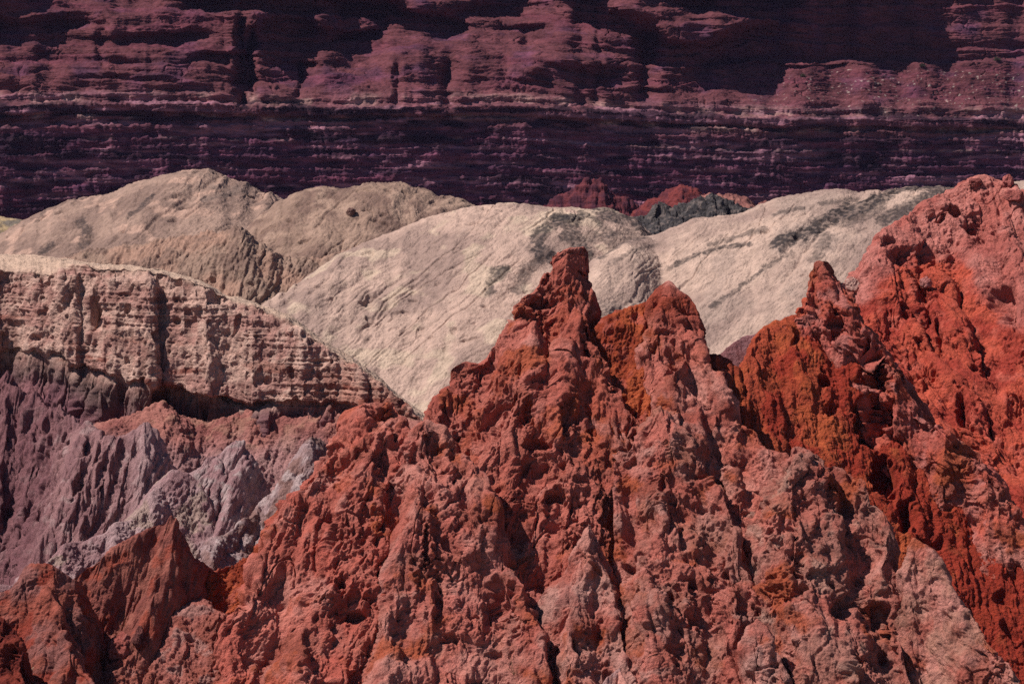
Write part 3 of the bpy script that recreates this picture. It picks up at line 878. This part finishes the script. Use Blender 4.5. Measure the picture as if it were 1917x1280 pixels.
build("rock_spur", "whitish crumbling rib leaning against the red rocks, right of the lavender cone", "rock spur", spur_d, (370, 660), (114, 137), 1.15,
      lambda P: d_scree(P, .9, .5, 77), c_two(lin(170, 140, 140), lin(146, 110, 104), 1.0, c2=lin(190, 166, 164), size2=.8), MAT_FLUTE, -27, None, "fluted mudstone spurs", **kw)

# ------------------------------------------------------------------ the red rocks in front
ZF = zat(1420, 104)


def fd(py):
    """how far out the red face lies at a height in the photograph"""
    return 118 - 0.0150 * (py - 468)


def rib(off, *pp):
    return [(p[0], p[1], fd(p[1]) - off - (p[2] if len(p) > 2 else 0)) for p in pp]


L = {}
# soil slope in the gullies behind all ribs
L['gully'] = Land([Crest([(330, 1090, fd(1090) + 0.95), (480, 1040, fd(1040) + 0.95), (640, 860, fd(860) + 1.25), (800, 820, fd(820) + 1.25), (1000, 760, fd(760) + 0.95), (1130, 590, fd(590) + 0.65), (1160, 582, fd(582) + 0.65), (1212, 566, fd(566) + 0.65), (1300, 660, fd(660) + 1.05), (1345, 668, fd(668) + 1.45), (1420, 760, fd(760) + 1.65), (1480, 860, fd(860) + 1.65), (1600, 960, fd(960) + 1.95), (1700, 1100, fd(1100) + 1.95), (1850, 1280, fd(1280) + 1.95)], 1.6, 1.6, 1.33, 1.5, 0.64)], .5, 2.5, 101)
L['orange'] = Land([Crest([(1395, 650, 117), (1428, 612, 118), (1448, 603, 118.5), (1480, 600, 118.5), (1510, 590, 119), (1560, 610, 119), (1650, 720, 117.5), (1760, 850, 116), (1900, 1000, 114), (1990, 1100, 113)], 2.5, 2.0, 1.32, 1.5, 0.8)], .4, 2.5, 103)
L['massif'] = Land([Crest(rib(-.2, (803, 790), (818, 714), (850, 686), (900, 664), (940, 642), (960, 592), (1000, 542), (1010, 503), (1040, 474), (1066, 465), (1095, 466), (1109, 478), (1113, 520)), 3.0, 9, 1.45, 2.2, 0.32),
                    Crest([(1006, 506, 117.7), (1020, 476, 117.7), (1048, 459, 117.7), (1094, 460, 117.7), (1110, 470, 117.7), (1114, 545, 117.9)], 5, 12, 5, 5, .4, .04), Crest([(1022, 494, 117.3), (1052, 472, 117.2), (1094, 476, 117.3)], 4, 9, 3.2, 5, .6, .04), Crest([(1030, 540, 117), (1060, 530, 116.8), (1090, 548, 116.9)], 3.5, 6, 2.6, 4, .6, .05), Crest([(1016, 505, 117.9), (1003, 543, 117.6), (964, 593, 117.2), (943, 643, 116.8)], 2.6, 1.7, 2.0, 3, .6, .05),
                    Crest(rib(.6, (1085, 560), (1110, 610), (1140, 680), (1165, 730), (1195, 790), (1230, 850)), 1.5, 6, 2.0, 2, 0.48),
                    Crest(rib(.5, (990, 600), (960, 690), (920, 790), (900, 880)), 1.6, 1.8, 1.6, 2, 0.96),
                    Crest(rib(.6, (1050, 640), (1040, 740), (1020, 860), (1010, 920)), 1.6, 1.8, 1.6, 2, 0.96)], .65, 2.6, 105)
L['horn'] = Land([Crest(rib(.3, (1216, 556), (1222, 541), (1240, 530), (1258, 540), (1278, 570), (1296, 612)), 5, 3.4, 3.2, 3, 0.64),
                  Crest(rib(.5, (1242, 532), (1262, 600), (1290, 640), (1325, 672), (1355, 720), (1375, 760), (1425, 805), (1470, 850)), 2.6, 3.4, 1.9, 2, 0.64),
                  Crest(rib(.8, (1270, 640), (1280, 720), (1320, 800), (1380, 880), (1420, 930)), 2.4, 2.8, 1.9, 2, 0.8)], .65, 2.6, 107)
L['rib_a'] = Land([Crest(rib(.9, (640, 800), (655, 770), (680, 755), (702, 751), (730, 752), (752, 775), (768, 810)), 2.4, 3.2, 1.7, 2, 0.96),
                   Crest(rib(1.2, (690, 752), (640, 820), (590, 880), (540, 950), (500, 1010), (470, 1080), (440, 1180), (420, 1290), (410, 1400)), 3.0, 1.3, 1.5, 2, 0.8),
                   Crest(rib(1.6, (715, 755), (690, 880), (640, 990), (600, 1100), (580, 1200), (570, 1400)), 1.4, 2.4, 1.6, 2, 0.96)], .65, 2.6, 109)
L['rib_b'] = Land([Crest(rib(1.5, (790, 800), (805, 786), (830, 800), (868, 832), (895, 890), (922, 940), (935, 990), (958, 1050), (985, 1110), (1000, 1160), (990, 1280), (985, 1400)), 1.4, 8, 1.7, 2, 0.72),
                   Crest(rib(2.0, (800, 790), (790, 880), (775, 980), (750, 1090), (730, 1200), (720, 1400)), 2.8, 1.3, 1.6, 2, 0.96)], .65, 2.6, 111)
L['rib_c'] = Land([Crest(rib(1.9, (1103, 978), (1092, 1030), (1085, 1090), (1075, 1160), (1065, 1280), (1060, 1400)), 5, 1.9, 2.2, 2, 0.4),
                   Crest(rib(1.9, (1106, 982), (1130, 1050), (1155, 1120), (1180, 1220), (1190, 1400)), 1.6, 5, 2.2, 2, 0.4)], .3, 1.8, 113)
L['rib_d'] = Land([Crest(rib(1.5, (1222, 800), (1240, 758), (1272, 766), (1300, 830), (1335, 900), (1365, 980), (1380, 1060), (1390, 1160), (1400, 1300), (1400, 1400)), 1.4, 4.5, 1.8, 2, 0.56),
                   Crest(rib(1.9, (1240, 760), (1228, 850), (1222, 960), (1215, 1060), (1230, 1180), (1240, 1400)), 1.7, 1.4, 1.8, 2, 0.8)], .65, 2.6, 115)
L['rib_f'] = Land([Crest(rib(1.3, (1470, 850), (1492, 832), (1530, 845), (1568, 862), (1600, 900), (1632, 950), (1655, 1000), (1672, 1045), (1686, 1100), (1690, 1150), (1690, 1260), (1690, 1420)), 1.5, 6, 1.7, 2, 0.64),
                   Crest(rib(2.4, (1490, 840), (1500, 940), (1510, 1040), (1530, 1150), (1550, 1280), (1560, 1400)), 2.2, 1.5, 1.6, 2, 0.96),
                   Crest(rib(1.5, (1475, 870), (1455, 960), (1450, 1050), (1455, 1150), (1470, 1280), (1475, 1400)), 3.2, 1.5, 1.7, 2, 0.8)], .65, 2.6, 117)
L['pinnacle'] = Land([Crest(rib(3.0, (1700, 1012), (1712, 1008), (1730, 1020), (1750, 1048), (1772, 1082), (1790, 1112), (1812, 1150), (1842, 1190), (1880, 1236), (1912, 1290), (1960, 1390)), 4.6, 5.4, 3.8, 3, .8, .06)], .18, 1.8, 119)
L['nub'] = Land([Crest(rib(3.0, (1402, 1170), (1415, 1160), (1430, 1170), (1445, 1205), (1470, 1264), (1500, 1400)), 4, 4.4, 3.4, 3, 0.8)], .1, 1.5, 121)
L['nub2'] = Land([Crest(rib(3.4, (1140, 1260), (1155, 1250), (1172, 1266), (1190, 1300), (1200, 1400)), 4, 4, 3.4, 3, 0.8)], .1, 1.5, 123)
L['spur_j'] = Land([Crest([(1516, 502, 119), (1524, 490, 119), (1541, 484, 119), (1553, 494, 119)], 5, 3.5, 4.0, 3, 0.4),
                    Crest([(1541, 488, 119), (1560, 530, 118.4), (1592, 575, 117.8), (1622, 622, 117.2), (1645, 655, 116.8), (1682, 722, 116), (1722, 772, 115.4), (1792, 824, 114.6), (1852, 884, 113.8), (1905, 962, 113), (1990, 1060, 112)], 5, 1.5, 4.0, 1.6, 0.56),
                    Crest([(1522, 502, 119), (1508, 560, 118.4), (1482, 600, 118.2), (1445, 610, 118)], 5.0, 4.0, 3.2, 2, 0.48)], .2, 1.8, 125)
L['slope_k'] = Land([Crest([(1745, 492, 131.0), (1790, 570, 128.7), (1850, 680, 126.0), (1935, 800, 123.2)], 1.2, 2.2, 1.25, 1.0, .6),
                     Crest([(1690, 502, 130.8), (1702, 580, 128.4), (1760, 680, 125.9), (1850, 800, 123), (1940, 910, 120.5)], 1.2, 2.2, 1.25, 1.0, .6),
                     Crest([(1640, 530, 130.4), (1660, 600, 128.2), (1700, 700, 125.6), (1770, 800, 123), (1860, 920, 120.2), (1940, 1020, 118)], 1.2, 2.0, 1.25, 1.0, .6)], .5, 2.4, 127)
L['mound_l'] = Land([Crest([(1612, 560, 130), (1630, 480, 131), (1645, 440, 132), (1700, 402, 134), (1735, 375, 135), (1768, 350, 136), (1795, 340, 136), (1830, 331, 136), (1862, 335, 136), (1885, 338, 135.5), (1920, 345, 135.5), (2000, 330, 135.5)], 2.6, 2.0, 1.08, 1.4, 1.0),
                     Crest([(1870, 420, 133), (1920, 500, 130.2), (1990, 600, 127)], 1.2, 1.2, 1.1, 1.2, .8)], .5, 3, 129)
L['chip'] = Land([Crest([(1340, 672, 119), (1362, 646, 119), (1380, 632, 119), (1405, 622, 119), (1420, 622, 119), (1428, 650, 119)], 3.0, 4, 3.2, 2, 0.48)], .1, 1.6, 131)
L['pyramid'] = Land([Crest([(120, 1090, 108), (165, 1062, 108.5), (192, 1046, 108.5), (232, 1022, 109), (290, 988, 109.5), (318, 976, 109.5), (331, 969, 109.5), (345, 1002, 109.5), (365, 1040, 109.5), (400, 1070, 110)], 2.0, 2.6, 3.6, 2, 0.32),
                     Crest([(331, 969, 109.5), (315, 1030, 108.6), (292, 1110, 107.5), (266, 1170, 106.8), (210, 1290, 105.2), (190, 1400, 104)], 1.9, 4.5, 2.8, 2, 0.4)], .12, 2.0, 133)
L['mound_m'] = Land([Crest([(-60, 1130, 106), (0, 1104, 106), (40, 1086, 106), (66, 1058, 106.5), (110, 1060, 106.5), (148, 1078, 106.5)], 1.6, 4, 1.8, 2, 0.64),
                     Crest([(70, 1062, 106.5), (95, 1130, 105), (130, 1200, 103.8), (180, 1300, 102)], 1.8, 2.6, 1.7, 2, 0.64)], .25, 1.8, 135)
L['corner'] = Land([Crest([(-80, 1130, 102), (-20, 1140, 102), (15, 1165, 102), (35, 1220, 101), (60, 1300, 100)], 2, 3.5, 2.5, 2, 0.48)], .35, 1.6, 137)
L['toe'] = Land([Crest([(110, 1330, 105.5), (190, 1250, 106.6), (240, 1205, 107.2), (300, 1150, 108.3), (380, 1120, 108.8), (450, 1180, 108), (480, 1330, 106)], 1.4, 1.4, .95, 1.5, 0.96)], .5, 2, 139)
front = list(L.values())


def red_build(key, name, label, cat, span, yr, style, colour, kind=None, group=None, dpx=1.1, push=None, holes=None):
    build(name, label, cat, L[key], span, yr, dpx, style, colour, MAT_RED, ZF, kind, group, others=front, margin=1.0, push=push, calm=.35, holes=holes)


RIBS = "ribs and spires of the red ridge"
red_build('gully', "gully_slope", "rusty orange soil in the gullies between the red ribs", "slope", (280, 1420), (98, 126), lambda P: d_smooth_red(P, .9, .1, 301), c_two(ORANGE, ORANGE_D, 1.5, c2=RED_D, size2=.9), "structure")
red_build('orange', "orange_slope", "smooth rust orange slope on the right, between the grey brown rib and the long red spur", "slope", (1340, 1990), (97, 124), lambda P: d_smooth_red(P, .7, -.15, 305), lambda P: mixc(c_two(ORANGE, lin(172, 76, 54), 1.8, c2=ORANGE_D, size2=1.2)(P), lin(150, 50, 38), .8 * sstep(-.2, .35, fbm(P, 1.3, 4, 640, .6, 4.0) + .12 * (P[:, 0] - 12.5))), "structure", holes=[(1548, 705, .3, .35, .7), (1560, 760, .35, .25, .5), (1640, 790, .6, 1.0, 1.3), (1655, 890, .5, .8, 1.1), (1700, 960, .4, .6, .8)])
red_build('massif', "rock_spire", "tallest red spire in the middle, blocky pitted head and a broad pockmarked body", "rock spire", (760, 1260), (101, 126), lambda P: d_conglomerate(P, .95, .1, 311), shared(c_two(RED, RED_D, 2.2, c2=lin(196, 114, 100), size2=1.2), 0.65), None, RIBS, holes=[(985, 775, .3, .5, .8), (1068, 770, .35, .5, .5), (958, 595, .25, .2, .4), (1010, 565, .3, .2, .4), (1098, 640, .2, .45, .5), (1000, 830, .6, .25, .5), (1040, 920, .3, .3, .6), (1140, 700, .3, .5, .4)])
red_build('horn', "rock_spire", "rounded horn of red rock right of the tallest spire, its rib paling to pink below", "rock spire", (1180, 1520), (100, 122), lambda P: d_conglomerate(P, .75, -.2, 321), shared(lambda P: mixc(c_two(RED, PINK, 2.0)(P), lin(150, 66, 52), sstep(zat(650, 115), zat(570, 116), P[:, 2]))), None, RIBS)
red_build('rib_a', "rock_rib", "broad red rib with a round notched head, leftmost of the front ribs", "rock rib", (300, 820), (95, 118), lambda P: d_conglomerate(P, .95, .25, 331), shared(c_two(RED, lin(194, 98, 84), 2.5, c2=lin(202, 126, 114), size2=1.3), 0.65), None, RIBS, holes=[(715, 772, .65, .22, .7), (728, 850, .5, .9, .5), (640, 1090, .25, .4, .5), (700, 1120, .3, .25, .5), (430, 1130, .25, .6, .6)])
red_build('rib_b', "rock_rib", "dusty pink rib with a smooth lumpy flank, just right of the round headed red rib", "rock rib", (640, 1060), (94, 117), lambda P: d_conglomerate(P, .8, .1, 341), shared(c_two(PINK, lin(194, 112, 102), 2.2, c2=GREYPINK, size2=1.1), 0.65), None, RIBS, holes=[(800, 920, .5, .35, .4), (945, 1115, .8, .7, .6), (800, 1010, .12, .8, .5), (840, 1190, .4, .2, .4)])
red_build('rib_c', "rock_spire", "small sharp greyish pink cone low in the middle, orange soil on both sides", "rock spire", (960, 1260), (94, 114), lambda P: d_conglomerate(P, .6, .1, 351), shared(c_two(GREYPINK, PINK, 1.5, c2=lin(150, 92, 86), size2=.9), 0.8), None, RIBS)
red_build('rib_d', "rock_rib", "brown pink rib with a ragged crusty tip, below the rounded horn", "rock rib", (1150, 1450), (94, 117), lambda P: d_conglomerate(P, .8, -.15, 361), shared(c_two(BROWNPINK, lin(188, 106, 94), 1.8, c2=GREYPINK, size2=1.0), 0.65), None, RIBS, holes=[(1255, 790, .2, .3, .4), (1235, 900, .15, .4, .4)])
red_build('rib_f', "rock_rib", "massive grey brown rib with crusted shoulder, beside the orange slope at lower right", "rock rib", (1370, 1880), (93, 116), lambda P: d_conglomerate(P, .95, -.2, 371), shared(c_two(BROWNPINK, lin(176, 106, 94), 2.0, c2=lin(180, 140, 126), size2=1.1), 0.8), None, RIBS, holes=[(1585, 1130, .5, .5, .7), (1650, 1150, .5, .5, .8), (1490, 1040, .4, .8, .5)])
red_build('pinnacle', "rock_fin", "slim round headed fin of tan pink rock at lower right, edging the orange slope", "rock fin", (1650, 1990), (95, 113), lambda P: d_conglomerate(P, .72, -.4, 381), shared(c_two(lin(182, 132, 116), PINK, 1.2), 0.8), None, RIBS)
red_build('nub', "rock_fin", "little pale pink knuckle of rock at the bottom edge, under the grey brown rib", "rock fin", (1370, 1530), (94, 109), lambda P: d_conglomerate(P, .6, -.2, 391), shared(c_two(lin(186, 138, 128), PINK, 1.0), .8), None, RIBS)
red_build('nub2', "rock_fin", "tiny pinkish stub cut by the bottom edge, right of the sharp pink cone", "rock fin", (1110, 1230), (94, 109), lambda P: d_conglomerate(P, .35, 0, 395), c_two(lin(186, 140, 136), PINK, 1.0), None, RIBS)
red_build('spur_j', "rock_spur", "long jagged red spur slanting down to the right edge, crooked knob on its tip", "rock spur", (1400, 1990), (97, 126), lambda P: d_conglomerate(P, .85, -.5, 401), shared(c_two(lin(196, 98, 88), VIVID, 1.8, c2=lin(198, 128, 122), size2=1.0), 0.65), None, RIBS, holes=[(1632, 690, .45, 1.1, 1.6), (1642, 775, .55, .9, 1.6), (1672, 850, .4, .7, 1.2), (1560, 610, .3, .6, .5)])
red_build('slope_k', "red_slope", "vivid red slope with slanting ribs and black holes at the right edge", "slope", (1570, 2000), (108, 136), lambda P: d_conglomerate(P, .75, -.7, 411) , c_two(VIVID, VIVID_D, 2.0, c2=lin(200, 96, 80), size2=1.0), "structure", holes=[(1680, 525, .5, .3, 1.0), (1725, 545, .2, .35, .8), (1770, 535, .25, .25, .7), (1755, 620, .12, .7, .8), (1840, 625, .5, .5, 1.1), (1858, 685, .65, .4, 1.2), (1730, 690, .5, .3, .7), (1800, 770, .25, .7, .8), (1700, 585, .5, .15, .5)])
VB = np.array([at(*p) for p in [(1560, 600, 131), (1600, 560, 131), (1640, 520, 131), (1690, 494, 131), (1740, 482, 131), (1800, 488, 131), (1850, 575, 130), (1890, 610, 129), (1935, 640, 128), (2010, 700, 127)]])


def pink_over_red(P):
    """dusty pink cap; the vivid red bed crops out below a slanting line"""
    pk = c_two(lin(196, 122, 112), lin(182, 102, 92), 2.5, c2=lin(168, 92, 84), size2=1.0)(P)
    vv = c_two(VIVID, VIVID_D, 2.0, c2=lin(200, 100, 84), size2=1.0)(P)
    zb = np.interp(P[:, 0], VB[:, 0], VB[:, 2]).astype(F)
    return mixc(pk, vv, sstep(.5, -.5, P[:, 2] - zb + .8 * fbm(P, 1.6, 4, 650)))


red_build('mound_l', "rock_mound", "dusty pink rubbly mound at the upper right, turning vivid red on its lower slope", "rock mound", (1580, 2010), (110, 142), lambda P: d_conglomerate(P, .75, -.1, 421), pink_over_red, None, holes=[(1785, 398, .35, .35, .8), (1817, 423, .35, .2, .6), (1695, 470, .5, .3, .6), (1660, 445, .5, .3, .5), (1880, 560, .6, .8, .8), (1765, 408, .2, .2, .5), (1735, 470, .4, .5, .6)])
red_build('chip', "rock_chip", "small mauve slab with vertical cracks, in the notch left of the orange slope", "rock slab", (1310, 1460), (114, 124), lambda P: d_flute(P, .4, -.2, 425), c_two(lin(150, 104, 108), lin(136, 88, 90), 1.0), None)
red_build('pyramid', "rock_peak", "small brown red peak with a fluted face and shaded right side, at lower left", "rock peak", (90, 470), (96, 114), lambda P: d_flute(P, .38, .25, 431) + .3 * d_conglomerate(P, .6, 0, 433), c_two(lin(160, 96, 84), lin(142, 80, 72), 1.5, c2=lin(162, 78, 62), size2=1.0), None)
red_build('mound_m', "rock_mound", "low red mound with a dark hollow, left of the small brown peak", "rock mound", (-100, 240), (94, 111), lambda P: d_conglomerate(P, .6, .2, 441), c_two(lin(160, 86, 72), lin(146, 92, 86), 1.4, c2=lin(150, 62, 48), size2=1.0), None)
red_build('corner', "rock_outcrop", "crumbling red outcrop coloured dark as in shadow, filling the bottom left corner", "rock outcrop", (-120, 120), (92, 107), lambda P: d_conglomerate(P, .8, 0, 451), c_two(lin(140, 62, 50), lin(110, 46, 40), 1.2), None)  # dark red base carries this corner's shadow in its colour
red_build('toe', "pink_slope", "dusty pink toe slope with loose blocks, below the small brown peak", "slope", (90, 520), (93, 110), lambda P: d_scree(P, 1.0, .3, 461), c_two(lin(172, 104, 94), lin(156, 88, 76), 1.6, c2=lin(176, 126, 118), size2=.8), "structure")


# ------------------------------------------------------------------ loose blocks and dry plants
def surface(px, py, lands, d0, d1):
    """where the ray through a place in the photograph first meets the ground"""
    D = np.arange(d0, d1, 0.05)
    W = np.array([at(px, py, d) for d in D])
    h = np.full(len(D), -1e4, F)
    for l in lands:
        h = np.maximum(h, l.hw(W[:, 0], W[:, 1]))
    k = np.nonzero(h > W[:, 2])[0]
    return W[k[0]] if len(k) else W[-1]


def boulder(label, px, py, wpx, lands, d0, d1, c0, c1, seed, squash=(1, 1, .9), group=None, sink=.15, name="boulder"):
    w = surface(px, py, lands, d0, d1)
    r = wpx * w[1] / FPX / 2
    nu, nv = 90, 60
    u = np.linspace(0, 2 * np.pi, nu); v = np.linspace(-np.pi / 2, np.pi / 2, nv)
    U, V = np.meshgrid(u, v, indexing='ij')
    S = np.stack([np.cos(U) * np.cos(V), np.sin(U) * np.cos(V), np.sin(V)], -1)
    q = S.reshape(-1, 3).astype(F)
    # planar facets chipped off a lump
    rs = np.random.RandomState(seed)
    rad = np.full(len(q), 1.25, F)
    for i in range(16):
        n = rs.normal(size=3); n /= np.linalg.norm(n)
        cut = .72 + .35 * rs.rand()
        dn = q @ n.astype(F)
        rad = np.where(dn > .05, np.minimum(rad, cut / np.maximum(dn, .05)), rad)
    rad = rad + .16 * fbm(q, .7, 5, seed, .62) - .12 * sstep(.3, .5, noise(q, .35, seed + 5))
    P = (q * rad[:, None] * r * np.array(squash)).reshape(nu, nv, 3) + w + np.array([0, -r * (.5 - sink), 0])
    c = mixc(c0, c1, sstep(-.3, .3, fbm(P.reshape(-1, 3).astype(F), r, 3, seed)))
    o = mesh_object(name, P, np.ones((nu, nv), bool), c, MAT_RED)
    return tag(o, label, name, None, group)


lf = front
boulder("reddish boulder split by a dark crack, on the pink slope below the small brown peak", 228, 1212, 54, [L['toe'], L['pyramid'], L['mound_m']], 98, 116, lin(186, 112, 104), lin(166, 90, 82), 3, (1, .9, 1.1))
boulder("smaller dark boulder wedged right behind the cracked reddish one at lower left", 262, 1192, 32, [L['toe'], L['pyramid'], L['mound_m']], 98, 116, lin(120, 70, 66), lin(96, 56, 54), 4, (.8, .9, 1.2))
boulder("small cream coloured chunk near the bottom left corner", 68, 1256, 16, [L['mound_m'], L['corner'], L['toe']], 96, 114, lin(210, 176, 150), lin(190, 150, 130), 5, (1, .8, 1.0))
boulder("upright square block standing on the crest of the dusty pink mound", 1886, 341, 26, [L['mound_l']], 120, 140, lin(180, 104, 98), lin(150, 82, 78), 6, (.9, .9, 1.0), "blocks on the pink mound")
boulder("dark oval block left of the summit of the dusty pink mound", 1827, 342, 26, [L['mound_l']], 120, 140, lin(150, 84, 78), lin(126, 66, 64), 7, (1.1, .9, .6), "blocks on the pink mound")
boulder("flat block at the right edge just below the square block on the pink mound", 1897, 369, 32, [L['mound_l']], 120, 140, lin(176, 100, 92), lin(150, 80, 76), 8, (1.2, .9, .7), "blocks on the pink mound")
boulder("pale grey pink stone lodged high on the vivid red slope", 1733, 531, 20, [L['slope_k']], 110, 130, lin(196, 128, 122), lin(176, 104, 98), 9, (1, .8, 1.1))
boulder("pale pink stones block in the notch behind the crooked red knob", 1600, 535, 30, [L['slope_k'], L['mound_l'], L['spur_j']], 110, 135, lin(200, 156, 144), lin(180, 128, 118), 10, (1, .8, 1.2))
boulder("reddish hollow stone half buried in the brown grey dome", 657, 397, 18, [hill_mid], 225, 290, lin(140, 108, 98), lin(118, 88, 82), 11, (1, .8, .9))


def dry_plant(label, px, py, hpx, lands, d0, d1, seed, n=16, group=None):
    w = surface(px, py, lands, d0, d1) + np.array([0, -.12, 0])
    H = hpx * w[1] / FPX
    rs = np.random.RandomState(seed)
    vs, fs = [], []
    for i in range(n):
        a = rs.rand() * 6.28; lean = .3 + .8 * rs.rand(); ln = H * (.5 + .5 * rs.rand())
        th = .004 + .004 * rs.rand()
        p = np.zeros(3); d = np.array([math.cos(a) * lean, math.sin(a) * lean * .7, 1.0]); d /= np.linalg.norm(d)
        ring0 = None
        for k in range(6):
            t = th * (1 - k / 6.5)
            ring = len(vs)
            for m_ in range(3):
                vs.append(p + t * np.array([math.cos(m_ * 2.09), math.sin(m_ * 2.09), 0]))
            if ring0 is not None:
                for m_ in range(3):
                    fs.append((ring0 + m_, ring0 + (m_ + 1) % 3, ring + (m_ + 1) % 3, ring + m_))
            ring0 = ring
            p = p + d * ln / 5
            d = d + rs.normal(size=3) * .22 + np.array([0, 0, -.08]); d /= np.linalg.norm(d)
    me = bpy.data.meshes.new("dry_plant")
    me.from_pydata([tuple(v) for v in vs], [], fs)
    me.materials.append(MAT_STRAW)
    o = bpy.data.objects.new("dry_plant", me)
    o.location = w
    COL.objects.link(o)
    return tag(o, label, "dry plant", None, group)


MAT_STRAW = bpy.data.materials.new("straw")
MAT_STRAW.use_nodes = True
MAT_STRAW.node_tree.nodes["Principled BSDF"].inputs["Base Color"].default_value = (.30, .17, .09, 1)
MAT_STRAW.node_tree.nodes["Principled BSDF"].inputs["Roughness"].default_value = .9
dry_plant("wispy dry plant growing in the dark cleft at the foot of the dusty pink rib", 962, 1262, 52, [L['rib_b'], L['rib_c'], L['gully']], 96, 116, 3, 22)
dry_plant("thin dead twigs leaning from the gully beside the reddish boulder", 236, 1178, 34, [L['toe'], L['pyramid'], L['mound_m']], 98, 116, 5, 12)


def shrub(label, px, py, wpx, seed):
    Q = CLIFF[0]
    sx, sy = project(Q)
    dd = (sx - px) ** 2 + (sy - py) ** 2
    near = np.nonzero(dd < max(dd.min() * 2, 4))[0]
    w = Q[near[np.argmin(Q[near, 1])]]
    R = wpx * w[1] / FPX / 2
    rs = np.random.RandomState(seed)
    n = 420
    c = rs.normal(size=(n, 3)); c /= np.linalg.norm(c, axis=1)[:, None]
    c *= (R * rs.rand(n) ** .45 * (.75 + .5 * rs.rand(n)))[:, None]
    c[:, 2] = np.abs(c[:, 2]) * .9 + .05
    vs, fs = [], []
    for i in range(n):
        a = rs.normal(size=3); a /= np.linalg.norm(a); b = np.cross(a, rs.normal(size=3)); b /= np.linalg.norm(b)
        k = len(vs); s_ = R * .16
        vs += [c[i] - a * s_, c[i] + b * s_ * .5, c[i] + a * s_, c[i] - b * s_ * .5]
        fs.append((k, k + 1, k + 2, k + 3))
    me = bpy.data.meshes.new("shrub")
    me.from_pydata([tuple(v) for v in vs], [], fs)
    me.materials.append(MAT_PLANT)
    o = bpy.data.objects.new("shrub", me)
    o.location = w
    COL.objects.link(o)
    return tag(o, label, "shrub", None, "shrubs on the cliff shelf")


shrub("dark shrub in the middle of the rubble shelf high on the right of the cliff", 1727, 124, 13, 1)
shrub("dark shrub nearest the right edge on the rubble shelf of the cliff", 1868, 113, 15, 2)
shrub("small dark shrub at the left end of the cliff's rubble shelf, below its first knob", 1503, 142, 10, 3)


# ------------------------------------------------------------------ thin blue air between here and the cliff
bm_v = [(x, y, z) for z in (-42, 75) for x, y in ((-2600, -300), (2600, -300), (2600, 6100), (-2600, 6100))]
me = bpy.data.meshes.new("haze")
me.from_pydata(bm_v, [], [(0, 3, 2, 1), (4, 5, 6, 7), (0, 1, 5, 4), (1, 2, 6, 5), (2, 3, 7, 6), (3, 0, 4, 7)])
mh = bpy.data.materials.new("haze")
mh.use_nodes = True
t = mh.node_tree
t.nodes.remove(t.nodes["Principled BSDF"])
pv = t.nodes.new("ShaderNodeVolumePrincipled")
pv.inputs["Color"].default_value = (0.55, 0.5, 1.0, 1)
pv.inputs["Density"].default_value = 0.00004
t.links.new(pv.outputs[0], t.nodes["Material Output"].inputs["Volume"])
me.materials.append(mh)
o = bpy.data.objects.new("haze", me)
COL.objects.link(o)
tag(o, "thin bluish air in front of the far cliff", "haze", "stuff")
